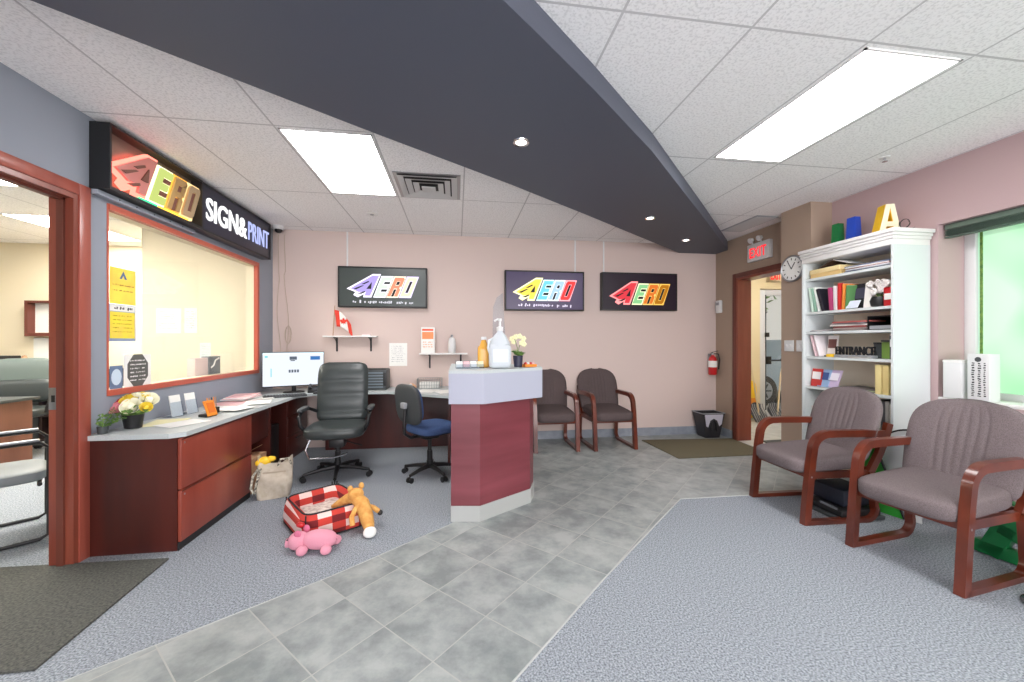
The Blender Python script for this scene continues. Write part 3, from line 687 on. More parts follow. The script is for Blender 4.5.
# reception tower
t = thing('reception_tower', 'red-brown angular reception tower with pale grey top band', 'reception desk', (0, 0, 0))
fp = [(-.044, 2.92), (.168, 2.89), (.597, 3.172), (.655, 3.33), (.32, 3.80), (-.036, 3.72)]
fk = [(-.046, 2.914), (.17, 2.884), (.603, 3.168), (.664, 3.333), (.324, 3.808), (-.038, 3.728)]
MB().prism(fk, .0, .118).build('kickplate', 'kick', t, False)
MB().prism(fp, .118, .878).build('body', 'mahogany_red', t, False)
fc = [(-.060, 2.872), (.194, 2.836), (.692, 3.13), (.72, 3.36), (.36, 3.88), (-.052, 3.80)]
c = MB().prism(fc, .878, 1.10).build('top_band', 'cap', t, False)
MB().prism(fc, 1.10, 1.122).build('top_slab', 'counter', c, False)

# ================================================================== OFFICE CHAIRS
def star_base(t, r=.30, h=.10, a0=.3, m='black', hub=.40):
    MB().cyl((0, 0, h-.02), (0, 0, h+.05), .032).cyl((0, 0, h+.05), (0, 0, hub), .020).cyl((0, 0, h+.04), (0, 0, h+.15), .027).build('gas_column', m, t)
    for k in range(5):
        a = a0+2*PI*k/5; c, s_ = math.cos(a), math.sin(a)
        MB().tube([(0, 0, h), (c*r*.5, s_*r*.5, h-.008), (c*r, s_*r, h-.03)], .018, 8, rs=[.026, .019, .014]).build('leg', m, t)
        w_ = MB(); px, py = c*r, s_*r
        for q in (-1, 1): w_.cyl((px-s_*.012*q, py+c*.012*q, .027), (px-s_*.026*q, py+c*.026*q, .027), .026, n=14)
        w_.cyl((px, py, .03), (px, py, h-.028), .007); w_.build('castor', m, t)

def sweep_cushion(name, w_, prof, m, parent, thick, ribs=0, ex=4.0):
    """padded panel: prof = list of (y,z) centre line from bottom to top; width tapers to rounded corners"""
    nu, nv = 20, 36; mb = MB(); L_ = len(prof)-1
    def P(v):
        f = v*L_; i = min(int(f), L_-1); f -= i
        y = prof[i][0]*(1-f)+prof[i+1][0]*f; z = prof[i][1]*(1-f)+prof[i+1][1]*f
        d = Vector((prof[i+1][0]-prof[i][0], prof[i+1][1]-prof[i][1])).normalized(); return y, z, -d.y, d.x
    g = {}
    for side in (1, -1):
        for j in range(nv+1):
            v = j/nv; y, z, ny, nz = P(v); q = abs(2*v-1); half = w_/2*max(0.0, 1-q**ex*1.0)**(1/ex) if q < 1 else 0
            half = max(half, w_*.30)
            rib = 1.0
            if ribs:
                ph = (v*ribs) % 1.0; rib = .72+.28*math.sin(PI*ph)**.5
            for i in range(nu+1):
                u = 2*i/nu-1
                b = thick/2*(max(0, 1-abs(u)**4)**.4)*(max(0, 1-q**10)**.4)*rib
                g[side, i, j] = mb.bm.verts.new((u*half, y+ny*b*side, z+nz*b*side))
        for j in range(nv):
            for i in range(nu):
                f = (g[side, i, j], g[side, i+1, j], g[side, i+1, j+1], g[side, i, j+1])
                mb.bm.faces.new(f if side > 0 else f[::-1])
    bmesh.ops.remove_doubles(mb.bm, verts=mb.bm.verts[:], dist=1e-5)
    return mb.build(name, m, parent, True, 60)

# executive leather chair, front = -y
t = thing('office_chair', 'high-backed black leather office chair with ribbed back and padded arms', 'chair', (-1.17, 4.07, 0), .08)
star_base(t, .31, .10, -.2)
MB().sell((0, -.02, .475), (.54, .54, .12), .45, .45).build('seat', 'leather', t)
sweep_cushion('backrest', .50, [(.20, .50), (.23, .62), (.25, .80), (.27, .95), (.31, 1.115)], 'leather', t, .11, 4.3, 7)
MB().bb(-.12, .12, -.12, .12, .385, .42, .01).build('seat_plate', 'black', t)
for s_ in (-1, 1):
    a = MB().tube([(s_*.24, .20, .62), (s_*.30, .12, .665), (s_*.315, -.02, .66), (s_*.31, -.14, .62), (s_*.30, -.15, .54), (s_*.24, -.08, .44)], .016, 10).build('armrest', 'black', t)
    MB().sell((s_*.312, -.0, .675), (.062, .27, .04), .6, .6).build('arm_pad', 'charcoal', a)
MB().tube([(-.20, -.2, .43), (-.235, -.22, .33), (-.20, -.22, .245), (.0, -.18, .235), (.11, -.10, .25)], .011, 8).build('chrome_loop', 'chrome', t)
MB().tube([(.02, 0, .37), (.16, -.05, .33), (.24, -.10, .32)], .007, 6).build('lift_lever', 'black', t)
MB().cyl((0, 0, .28), (0, 0, .40), .035).bb(-.07, .07, -.07, .07, .30, .385, .01).build('tilt_mechanism', 'black', t)

# blue task chair, seen from behind, front turned right/away
t = thing('office_chair', 'small blue fabric task chair with black rounded back shell', 'chair', (-.27, 3.98, 0), math.radians(128))
star_base(t, .27, .10, .55)
MB().sell((0, -.03, .475), (.44, .44, .10), .5, .5).build('seat', 'blue_fabric', t)
MB().sell((0, -.02, .435), (.36, .36, .05), .5, .6).build('seat_pan', 'black', t)
sh = MB().sell((0, .245, .735), (.43, .055, .39), .6, .5, (-.12, 0, 0)).build('backrest', 'charcoal', t)
MB().sell((0, .213, .735), (.38, .055, .34), .6, .5, (-.12, 0, 0)).build('back_cushion', 'blue_fabric', t)
MB().tube([(0, .06, .41), (0, .22, .41), (0, .285, .46), (0, .285, .60), (0, .275, .72)], .016, 8).build('back_bar', 'black', t)
MB().bb(-.035, .035, .272, .31, .70, .755, .008).build('adjuster_knob', 'grey', t)
MB().bb(-.06, .06, -.08, .08, .37, .42, .01).build('tilt_mechanism', 'black', t)

# ================================================================== BENT WOOD ARMCHAIRS
def pleat_back(parent, fab, W=.57, z0=.43, z1=.965):
    """upholstered back: domed outline, bulged face, sewn channels down the middle; leans back along +y"""
    nu, nv = 72, 26; mb = MB(); g = {}
    chan = [-.38, -.24, -.10, .04, .18, .32]
    for side in (1, -1):
        for j in range(nv+1):
            v = j/nv; z = z0+(z1-z0)*v
            if v > .55: q = (v-.55)/.45; half = W/2*(1-q**3.0)**(1/2.4) if q < 1 else 0
            else: half = W/2*(.93+.07*min(1, v/.4))
            if v < .08: half *= .90+.10*math.sqrt(v/.08)
            half = max(half, W*.10 if j == nv else W*.2)
            y = .50+.17*v
            edge = (max(0, 1-abs(2*v-1)**8))**.5
            for i in range(nu+1):
                u = 2*i/nu-1; b = .042*(max(0, 1-abs(u)**5))**.5*edge
                if side < 0:
                    b *= 1.15
                    for c_ in chan:
                        cu = c_*(1+.25*v); b -= .007*math.exp(-((u-cu)/.022)**2)*math.sin(PI*min(1, max(0, (v-.05)/.9)))**.5*edge
                g[side, i, j] = mb.bm.verts.new((u*half, y+b*side-.03*(u*u)*(1), z))
        for j in range(nv):
            for i in range(nu):
                mb.bm.faces.new((g[side, i, j], g[side, i+1, j], g[side, i+1, j+1], g[side, i, j+1]))
    bmesh.ops.remove_doubles(mb.bm, verts=mb.bm.verts[:], dist=1e-5)
    return mb.build('backrest', fab, parent, True, 70)

def armchair(label, loc, rotz, group, fab='chair_fabric'):
    t = thing('waiting_chair', label, 'chair', loc, rotz, group)
    for s_ in (-1, 1):
        x = s_*.26
        path = [(.62, .648), (.45, .655)] + [(.22, .658)] + arc(.165, .535, .122, 85, 178, 10) + [(.03, .46), (.005, .22), (-.015, .0)]
        MB().ribbon(path, .045, .05, x).build('arm_and_front_leg', 'chair_wood', t)
        pr_ = [(-.01, .016), (.2, .016), (.46, .016)] + arc(.47, .096, .08, -90, 20, 8) + [(.54, .22), (.52, .36)]
        MB().ribbon(pr_, .045, .032, x).build('floor_runner', 'chair_wood', t)
        MB().ribbon([(.52, .36), (.60, .50), (.65, .62), (.68, .72)], .032, .05, x*.955).build('back_post', 'chair_wood', t)
        MB().ribbon([(.04, .352), (.53, .350)], .026, .05, x*.93).build('side_rail', 'chair_wood', t)
        MB().cyl((x*1.085, .018, .35), (x*1.09, .018, .35), .007, n=10).build('bolt_cap', 'steel', t)
    MB().bb(-.25, .25, .012, .037, .33, .385, .004).build('front_rail', 'chair_wood', t)
    MB().bb(-.245, .245, .53, .555, .33, .385, .004).build('rear_rail', 'chair_wood', t)
    MB().sell((0, .245, .425), (.50, .61, .13), .42, .38, (.06, 0, 0), 32, 16).build('seat', fab, t)
    pleat_back(t, fab)
    return t
armchair('mauve-grey armchair with cherry wood arms, farther of the two by the bookcase', (2.535, 2.775, 0), math.radians(-92), 'armchairs on the carpet')
armchair('mauve-grey armchair with cherry wood arms, nearest, below the green window', (2.60, 1.955, 0), math.radians(-82), 'armchairs on the carpet')
armchair('wooden armchair in shade-darkened grey fabric against the back wall, half hidden by the reception tower', (1.19, 4.58, 0.004), 0, 'armchairs at the back wall', 'chair_fabric_shaded')
armchair('wooden armchair in shade-darkened grey fabric against the back wall, fully visible right one of the pair', (1.925, 4.57, 0.004), 0.03, 'armchairs at the back wall', 'chair_fabric_shaded')

# ================================================================== BOOKCASE
BX, BY = 3.40, 3.02
t = thing('bookcase', 'tall white open bookcase with moulded crown beside the green window', 'bookcase', (BX, BY, 0), -PI/2)
hw = .41
MB().bb(-hw, -hw+.025, 0, .333, 0.0045, 2.10).build('side_panel', 'white_cool', t)
MB().bb(hw-.025, hw, 0, .333, 0.0045, 2.10).build('side_panel', 'white_cool', t)
MB().bb(-hw+.025, hw-.025, .322, .333, .05, 2.10).build('back_panel', mat('cream_back_board', (244, 228, 206), .6), t)
SH = [.075, .32, .61, .90, 1.19, 1.43, 1.62, 1.945]
for z in SH: MB().bb(-hw+.025, hw-.025, .004, .322, z-.022, z).build('shelf', 'white_cool', t)
MB().bb(-hw, -hw+.018, -.012, 0, 0.0045, 2.10).build('face_stile', 'white_cool', t)
MB().bb(hw-.018, hw, -.012, 0, 0.0045, 2.10).build('face_stile', 'white_cool', t)
m = MB(); m.bb(-hw-.0, hw+.0, -.015, .333, 2.10, 2.145, .002)
m.bb(-hw+.001-.005, hw+.010, -.028, .333, 2.145, 2.168, .004); m.bb(-hw-.003, hw+.022, -.04, .333, 2.168, 2.192, .006); m.bb(-hw-.004, hw+.035, -.055, .333, 2.192, 2.222, .004)
m.build('crown', 'white', t)
def onshelf(lx, ly, z): return (BX+ly, BY-lx, z)     # bookcase-local (x right, y back) to the room
def put(o, lx, ly, z, rz=0):
    o.location = onshelf(lx, ly, z+.001); o.rotation_euler = (0, 0, -PI/2+rz); return o
def book(lx, ly, z, th, dp, hh, col, lean, label, grp='books on the second shelf', name='book', cat='book', page=True):
    t = thing(name, label, cat, (0, 0, 0), 0, grp); put(t, lx, ly, z)
    rot = (0, lean, 0); up = abs(math.sin(lean))*th/2
    R_ = Euler(rot).to_matrix()
    def pl(c): v = R_ @ Vector(c); return (v.x, v.y, v.z+up+.0005)
    mm = mat('cover', col, .45) if not isinstance(col, str) else col
    MB().box(pl((0, dp/2, hh/2)), (th, dp, hh), rot, .002).build('cover', mm, t)
    if page: MB().box(pl((0, dp/2+.002, hh/2+.0015)), (th*.7, dp*.985, hh), rot).build('pages', 'paper', t)
    return t
def flatstack(lx, ly, z, w_, d_, h_, cols, label, name='paper_stack', cat='papers', seed=0, grp=None, amp=.02):
    rnd = random.Random(seed); t = thing(name, label, cat, (0, 0, 0), 0, grp); put(t, lx, ly, z)
    k = len(cols); zz = 0
    for i, c_ in enumerate(cols):
        hh = h_/k
        MB().box((rnd.uniform(-amp, amp), d_/2+rnd.uniform(-amp/2, amp/2), zz+hh/2), (w_*rnd.uniform(.85, 1), d_*rnd.uniform(.9, 1), hh*.96), (0, 0, rnd.uniform(-.12, .12)), .001).build('sheet_bundle', mat('paper_tone', c_, .7) if not isinstance(c_, str) else c_, t); zz += hh
    return t
# top shelf
flatstack(-.20, .02, SH[7], .33, .27, .085, [(222, 190, 128), (236, 214, 160)], 'thick yellow bound catalogue lying on the top shelf', 'catalogue', 'book', 3, amp=.005)
sg = thing('folded_sign', 'dark angled board lying tilted over the catalogue on the top shelf', 'board', (0, 0, 0)); put(sg, -.17, .05, SH[7]+.088)
MB().box((-.05, .1, .03), (.16, .2, .008), (0, -.38, 0)).build('board', mat('dark_brown_board', (74, 50, 42), .6), sg); MB().box((.10, .1, .03), (.16, .2, .006), (0, .36, 0)).build('sheet', 'paper', sg)
flatstack(.16, .02, SH[7], .38, .26, .05, [(96, 110, 150), (214, 214, 220), (156, 120, 118), (230, 226, 222), (120, 130, 160)], 'spread pile of flyers and folders on the top shelf, right half', seed=5, amp=.03)
# second shelf
cv = [(-.355, .02, (206, 226, 210), -.16, .24, 'pale green thin book leaning at the far left of the second shelf'),
      (-.325, .02, (150, 190, 168), -.16, .23, 'mid green thin book leaning second from the left end'),
      (-.29, .018, (232, 236, 230), -.20, .24, 'white thin book leaning third from the left end'),
      (-.245, .03, (36, 34, 44), -.28, .22, 'black booklet with coloured cover leaning to the left'),
      (-.165, .035, (186, 70, 120), -.08, .21, 'pink and purple book upright between the black booklet and the white book'),
      (-.125, .03, (230, 226, 224), -.03, .22, 'white spined book upright left of the red book'),
      (-.09, .028, (206, 46, 44), 0, .24, 'bright red book standing upright on the second shelf'),
      (-.055, .024, (232, 140, 60), .04, .23, 'orange book standing right against the red one'),
      (-.025, .02, (90, 140, 84), .06, .21, 'dark green book at the right end of the upright row')]
for x, th, c_, ln, hh, lb in cv: book(x+.03, .02, SH[6], th, .19, hh, c_, ln, lb)
def card(name, lx, ly, z, w_, h_, cols, label, cat='card', tilt=-.12, rz=0, seed=1, lines=3, lm='black_soft', grp=None):
    t = thing(name, label, cat, (0, 0, 0), 0, grp); put(t, lx, ly, z, rz)
    MB().box((0, 0, h_/2), (w_, .006, h_), (tilt, 0, 0)).build('panel', mat('card_tone', cols[0], .6), t)
    if len(cols) > 1: MB().box((0, -.0045-.0*h_, h_*.62+.0), (w_*.8, .002, h_*.42), (tilt, 0, 0)).build('picture', mat('card_picture', cols[1], .6), t)
    return t
card('framed_picture', .07, .10, SH[6], .13, .22, [(30, 28, 34), (70, 66, 86)], 'black booklet standing face out behind a white card on the second shelf', 'picture')
card('white_card', .06, .03, SH[6], .10, .075, [(220, 226, 240)], 'small pale folded card leaning in front of the black booklet', 'card', -.5)
card('white_card', .155, .07, SH[6], .06, .22, [(238, 234, 228)], 'tall white card standing left of the white flowers', 'card')
t = thing('potted_flowers', 'white artificial flowers in a round black pot on the second shelf', 'plant', (0, 0, 0)); put(t, .225, .10, SH[6]); t.scale = (1.1, 1.1, 1.15)
MB().lathe([(.03, 0), (.055, .01), (.062, .045), (.05, .075), (.001, .07)], 24).build('pot', 'black', t)
m = MB(); rnd = random.Random(4)
for k in range(16):
    a = rnd.uniform(0, 2*PI); r = rnd.uniform(.01, .085); zz = .10+rnd.uniform(0, .085)
    for q in range(5): b = a+q*1.257; m.ball((r*math.cos(a)+.014*math.cos(b), r*.7*math.sin(a)-.005, zz+.014*math.sin(b)), .015, 1, (1, .6, 1))
m.build('blossom', mat('white_petals', (236, 230, 226), .7), t)
m = MB()
for k in range(10): a = k*.63; m.tube([(0, 0, .06), (.05*math.cos(a), .035*math.sin(a), .13)], .0025, 5)
m.build('stem', 'leaf', t)
t = thing('red_tin', 'small bright red carton at the right end of the second shelf', 'box', (0, 0, 0)); put(t, .345, .02, SH[6])
MB().bb(-.033, .033, 0, .07, 0, .15, .004).build('carton', 'tin_red', t); MB().bb(-.026, .026, -.002, 0, .05, .10).build('carton_label', 'paper', t)
# third shelf
flatstack(.02, .03, SH[5], .34, .24, .085, [(150, 140, 136), (206, 190, 186), (150, 70, 66), (214, 208, 204), (110, 100, 104), (176, 92, 84)], 'untidy stack of red and grey sample sheets on the third shelf', seed=8, amp=.03)
flatstack(-.27, .03, SH[5], .2, .24, .015, [(120, 120, 126), (216, 210, 210)], 'thin pile of paper at the left end of the third shelf', seed=9, amp=.01)
t = thing('document_tray', 'black letter tray with paper at the right end of the third shelf', 'tray', (0, 0, 0)); put(t, .28, .03, SH[5])
m = MB(); m.bb(-.1, .1, 0, .24, 0, .006); m.bb(-.1, -.094, 0, .24, .006, .115); m.bb(.094, .1, 0, .24, .006, .115); m.bb(-.1, .1, .234, .24, .006, .115); m.bb(-.1, .1, 0, .24, .109, .115); m.build('tray', 'black', t)
MB().bb(-.088, .088, .005, .23, .007, .035).build('paper_pile', 'grey', t)
# fourth shelf
for x, c_, ln, lb in ((-.30, (226, 196, 200), -.28, 'pink edged magazine leaning at the left end of the fourth shelf'), (-.262, (238, 230, 232), -.28, 'white magazine leaning on the pink edged one')):
    book(x, .03, SH[4], .014, .19, .21, c_, ln, lb, 'magazines on the fourth shelf', 'magazine', 'magazine')
card('brochure', -.20, .11, SH[4], .10, .20, [(236, 228, 224), (110, 66, 60)], 'white brochure with a brown picture standing on the fourth shelf', 'brochure')
t = thing('yellow_tag', 'small yellow and black marker lying before the brochure', 'marker', (0, 0, 0)); put(t, -.165, .03, SH[4])
MB().bb(-.03, .03, 0, .05, 0, .028, .006).build('body', 'yellow', t); MB().bb(-.06, -.031, .01, .04, 0, .014, .003).build('cap', 'black', t)
t = thing('word_sign', 'black cut-out letters reading ENTRANCE on the fourth shelf', 'sign', (0, 0, 0)); put(t, .045, .06, SH[4])
text('ENTRANCE', 'cut_out_letters', 'black_soft', t, (0, 0, .062), .34, .075, .008, .006); MB().bb(-.17, .17, -.02, .03, 0, .024, .002).build('base', 'grey', t)
t = thing('round_container', 'round black lidded tub right of the black lettering', 'container', (0, 0, 0)); put(t, .19, .15, SH[4])
MB().lathe([(.04, 0), (.045, .01), (.045, .12), (.001, .12)], 24).build('tub', 'charcoal', t); MB().lathe([(.048, .12), (.048, .135), (.001, .137)], 24).build('lid', 'black', t)
t = thing('green_mug', 'green tub with a light lid on the fourth shelf, right side', 'container', (0, 0, 0)); put(t, .275, .10, SH[4])
MB().bb(-.045, .045, 0, .08, 0, .14, .01).build('tub', mat('olive_green_tub', (122, 156, 70), .5), t); MB().bb(-.047, .047, -.002, .082, .14, .155, .004).build('lid', 'charcoal', t)
t = thing('grey_binder', 'slim dark binder upright at the right end of the fourth shelf', 'binder', (0, 0, 0)); put(t, .355, .04, SH[4])
MB().bb(-.014, .014, 0, .2, 0, .19, .002).build('cover', 'charcoal', t); MB().bb(-.01, .01, -.001, .001, .10, .16).build('spine_label', 'paper', t)
flatstack(.12, .0, SH[4], .18, .045, .016, [(200, 196, 190), (150, 150, 146)], 'low strip of samples lying in front of the round tub', seed=3, amp=.003)
# fifth shelf
for i, (x, cc, tl, lb) in enumerate([(-.315, [(190, 50, 46), (236, 232, 230)], -.15, 'red bordered magazine face out on the fifth shelf'), (-.245, [(150, 180, 214), (60, 84, 140)], -.28, 'blue magazine leaning face out on the fifth shelf'), (-.155, [(196, 178, 206), (232, 226, 236)], -.35, 'lilac magazine leaning face out on the fifth shelf')]):
    card('magazine', x, .06+.01*i, SH[3], .11, .17, cc, lb, 'magazine', tl)
flatstack(.10, .04, SH[3], .36, .22, .03, [(96, 92, 84), (150, 158, 120), (90, 84, 80)], 'thin dark pile of colour charts on the fifth shelf', seed=11, amp=.015)
for x, c_, lb in ((.262, (232, 214, 150), 'yellow cream folder standing at the right of the fifth shelf, left of its twin'), (.32, (228, 206, 140), 'yellow cream folder at the right end of the fifth shelf')):
    book(x, .03, SH[3], .045, .22, .24, c_, 0, lb, 'folders on the fifth shelf', 'folder', 'folder', False)
# sixth / lower shelves
for k in range(7):
    book(.17+.032*k, .03, SH[2], .026, .2, .22+.01*(k % 3), [(60, 58, 56), (180, 176, 168), (110, 106, 100), (214, 210, 200), (78, 78, 82), (160, 156, 150), (200, 196, 186)][k], 0,
         ['black', 'light grey', 'mid brown-grey', 'off white', 'slate grey', 'pale grey', 'beige white'][k]+' ring binder in the row on the sixth shelf behind the chair', 'binders on the sixth shelf', 'binder', 'binder', False)
flatstack(-.2, .04, SH[2], .3, .22, .10, [(200, 196, 190), (160, 140, 130), (222, 218, 210)], 'stack of paper on the sixth shelf behind the far armchair', seed=21)
flatstack(.1, .04, SH[1], .4, .24, .12, [(150, 150, 150), (220, 216, 208), (120, 110, 110)], 'stack of catalogues low in the bookcase', seed=22)

# channel letters standing on the bookcase top: green, blue, yellow
def solid_letter(ch, name, col, lx, w_, h_, label, lean=0, rz=0):
    t = thing(name, label, 'letter', (0, 0, 0), 0, 'coloured blocks on the bookcase'); put(t, lx, .15, 2.222, rz)
    if ch == 'A':
        d = .085; p = lambda a, b: (a*w_, b*h_)
        m = MB(); m.prismy([p(-.5, 0), p(-.22, 0), p(.06, 1), p(-.18, 1)], 0, d); m.prismy([p(.22, 0), p(.5, 0), p(.18, 1), p(-.06, 1)], 0, d); m.prismy([p(-.25, .26), p(.25, .26), p(.2, .42), p(-.2, .42)], 0, d); m.prismy([p(-.18, .86), p(.18, .86), p(.18, 1), p(-.18, 1)], 0, d)
        m.build('letter_side', col, t, False)
        m = MB(); f = -.003; m.prismy([p(-.5, 0), p(-.24, 0), p(.03, 1), p(-.18, 1)], f, 0); m.prismy([p(.24, 0), p(.5, 0), p(.18, 1), p(-.03, 1)], f, 0); m.prismy([p(-.2, .26), p(.2, .26), p(.16, .42), p(-.16, .42)], f, 0)
        m.build('letter_face', mat('pale_yellow_face', (246, 238, 206), .5), t, False)
    else:
        m = MB(); m.prismy([(-.5*w_, 0), (.5*w_, 0), (.36*w_, h_), (-.36*w_, h_)], 0, .06); m.build('shell', col, t, False)
        m = MB(); m.prismy([(-.42*w_, .01), (.42*w_, .01), (.30*w_, h_*.94), (-.30*w_, h_*.94)], -.002, 0); m.build('front_face', col, t, False)
        MB().prismy([(-.5*w_-.004, 0), (.5*w_+.004, 0), (.5*w_+.002, .02), (-.5*w_-.002, .02)], -.006, .066).build('rim', col, t, False)
    return t
solid_letter('I', 'green_block', 'green', -.215, .085, .225, 'green tapered block on top of the bookcase, leftmost')
solid_letter('I', 'blue_block', 'blue', -.065, .10, .24, 'royal blue tapered block on top of the bookcase, middle')
solid_letter('A', 'yellow_letter', mat('amber_yellow', (246, 196, 30), .4), .26, .17, .25, 'yellow three-dimensional letter A on top of the bookcase', rz=1.3)
t = thing('wire_coil', 'coil of thin dark wire on the bookcase top right of the yellow letter', 'wire', (0, 0, 0)); put(t, .385, .12, 2.222)
m = MB(); m.tube([(.035*math.cos(a*.5), .01*a/20, .05+.035*math.sin(a*.5)) for a in range(26)], .002, 5); m.tube([(-.03, 0, .05), (-.05, .02, .08), (-.06, .03, .03), (-.02, .04, .004), (.06, .02, .004)], .002, 5)
m.build('coil', 'black', t)

# ================================================================== THINGS ON THE WORKTOP
ZT = .75
# flower arrangement
t = thing('flower_arrangement', 'bunch of white, yellow and pink artificial roses in a black pot on the near worktop', 'flowers', (-2.165, 2.965, ZT+.001)); t.scale = (.84, .84, .88)
MB().lathe([(.05, 0), (.055, .003), (.068, .10), (.07, .105), (.06, .10), (.001, .09)], 28).build('pot', 'black', t)
def rose(parent, c, r, m, tilt=(0, 0, 0), name='rose'):
    mb = MB(); rnd = random.Random(int(c[0]*999+c[2]*77))
    E_ = Euler(tilt).to_matrix(); pc = Vector(c)
    mb.ball(c, r*.45, 2)
    for ring, (k, rr, op) in enumerate(((3, .42, .25), (5, .68, .55), (7, .95, .85))):
        for q in range(k):
            a = 2*PI*q/k+ring*.5; n_ = 6; vs = []
            g = []
            for i in range(5):
                for j in range(5):
                    u = (i/4-.5)*2; v = j/4
                    rad = r*rr*(.55+.45*v*(1+op*.3)); z = r*(-.45+.95*v*(1-.25*op*v)) - r*.12*u*u
                    b = a+u*(1.1*PI/k)
                    p = pc+E_ @ Vector((rad*math.cos(b), rad*math.sin(b), z+r*.0)); g.append(mb.bm.verts.new(p))
            for i in range(4):
                for j in range(4): mb.bm.faces.new((g[i*5+j], g[(i+1)*5+j], g[(i+1)*5+j+1], g[i*5+j+1]))
    return mb.build(name, m, parent, True, 80)
mw = mat('cream_white_petals', (246, 244, 220), .6); my = mat('soft_yellow_petals', (240, 214, 70), .6); mp = mat('dusty_pink_petals', (222, 142, 150), .6); mr = mat('crimson_petals', (176, 30, 48), .6)
for c, r, m_, tl in (((.03, -.06, .17), .065, mw, (.9, .3, 0)), ((-.075, -.05, .165), .055, mp, (.8, -.6, 0)), ((-.01, .0, .235), .05, my, (.2, 0, 0)), ((.10, .02, .21), .06, mw, (.5, .7, 0)), ((-.07, .02, .225), .045, mr, (.3, -.6, 0)),
                    ((.06, .05, .24), .05, my, (0, .3, 0)), ((.12, -.04, .16), .04, my, (.7, .9, 0)), ((-.03, -.03, .215), .04, my, (.7, -.1, 0)), ((.03, .0, .255), .035, mw, (0, 0, 0)), ((-.10, .0, .20), .035, mr, (.2, -.9, 0))):
    rose(t, c, r, m_, tl)
def sprig(mb, p0, d, L_, rnd, k=7, w_=.012, l_=.04):
    p0 = Vector(p0); d = Vector(d).normalized(); pts = [p0+d*L_*i/5+Vector((0, 0, -.10*(i/5)**2*L_)) for i in range(6)]
    mb.tube(pts, .0016, 4)
    for i in range(k):
        f = .25+.75*i/k; p = p0+d*L_*f+Vector((0, 0, -.10*f*f*L_)); a = rnd.uniform(0, 6.28); s_ = Vector((math.cos(a), math.sin(a), rnd.uniform(-.2, .6))).normalized()
        e_ = p+s_*l_; n_ = s_.cross(d); n_ = n_.normalized() if n_.length > .01 else Vector((0, 0, 1)); md = (p+e_)/2
        v = [mb.bm.verts.new(q) for q in (p, md+n_*w_, e_, md-n_*w_)]; mb.bm.faces.new(v)
rnd = random.Random(2); m = MB()
for k in range(9):
    a = rnd.uniform(2.2, 5.2) if k < 6 else rnd.uniform(-1, 1); sprig(m, (0, 0, .09), (math.cos(a)*1.3, math.sin(a)*.8, rnd.uniform(.1, .9)), rnd.uniform(.13, .19), rnd)
m.build('foliage', 'leaf', t, False)
t = thing('trailing_plant', 'small wispy green artificial plant in the worktop corner behind the black flower pot', 'plant', (-2.215, 2.80, ZT+.001)); t.scale = (.8, .8, .9)
MB().lathe([(.025, 0), (.03, .002), (.035, .05), (.001, .045)], 20).build('pot', 'charcoal', t)
m = MB()
for k in range(12):
    a = rnd.uniform(-1.4, 1.6); sprig(m, (0, 0, .04), (math.cos(a)*.45, math.sin(a)*.6, rnd.uniform(.2, 1.3)), rnd.uniform(.10, .2), rnd, 9, .007, .03)
m.build('foliage', 'leaf', t, False)

# orange phone-like card stand, holders, papers
t = thing('card_holder', 'orange leaning leaflet holder with a dark base on the worktop', 'holder', (-1.90, 3.33, ZT+.001), PI/2-.25)
MB().box((0, .0, .065), (.085, .012, .125), (-.38, 0, 0), .004).build('leaflet', 'orange', t); MB().box((0, .02, .012), (.10, .07, .022), None, .004).build('holder_base', 'black', t)
MB().box((0, -.0075, .07), (.06, .002, .08), (-.38, 0, 0)).build('printed_area', mat('amber_print', (214, 110, 30), .5), t)
t = thing('pen_rack', 'dark little pen rack with brown pens behind the orange leaflet holder', 'pen holder', (-1.96, 3.47, ZT+.001), 1.3)
MB().bb(-.04, .04, -.025, .025, 0, .05, .004).build('rack', 'black', t)
for k in range(5): MB().cyl((-.03+.015*k, 0, .05), (-.04+.02*k, .015, .13), .0035, n=8).build('pen', ['orange', 'cardboard', 'black', 'orange', 'cardboard'][k], t)
for (x, y), lb in (((-2.16, 3.36), 'clear upright leaflet holder left of the orange one, against the wall'), ((-2.14, 3.50), 'white card upright behind the orange leaflet holder')):
    t = thing('leaflet_holder', lb, 'holder', (x, y, ZT+.001), PI/2-.2)
    MB().box((0, .0, .085), (.09, .006, .165), (-.2, 0, 0)).build('leaflet', 'paper', t)
    MB().box((0, -.012, .06), (.10, .003, .11), (-.2, 0, 0)).build('front_pane', 'acrylic', t); MB().box((0, .015, .003), (.10, .08, .004)).build('foot', 'acrylic', t)
def sheet(x, y, z, w_, d_, rz, m_, label, grp='papers on the worktop', th=.0015):
    o = MB().box((0, 0, th/2), (w_, d_, th), (0, 0, rz)).build('paper_sheet', m_); o.location = (x, y, z+.0005); tag(o, label, 'paper', grp); return o
P_ = [(-2.08, 3.13, .21, .28, .2, 'paper_yellow', 'pale yellow sheet on the worktop right of the flower pot'), (-1.93, 3.07, .20, .26, -.5, 'paper', 'white sheet nearest the worktop edge beside the flowers'),
      (-2.0, 3.75, .28, .34, .25, 'paper', 'large white sheet on the worktop behind the pen rack'), (-2.08, 4.02, .30, .36, -.15, 'paper_pink', 'large pink sheet on the worktop by the window sill'),
      (-1.87, 4.0, .21, .28, .35, 'paper', 'white sheet near the worktop edge beside the pink sheet'), (-2.0, 4.30, .22, .3, .6, 'paper', 'white sheet between the pink sheet and the keyboard'), (-1.86, 3.62, .18, .22, -.2, 'paper', 'small white sheet near the worktop edge right of the orange holder')]
for i, (x, y, a, b, r, m_, lb) in enumerate(P_): sheet(x, y, ZT+.0022*i, a, b, r, m_, lb)
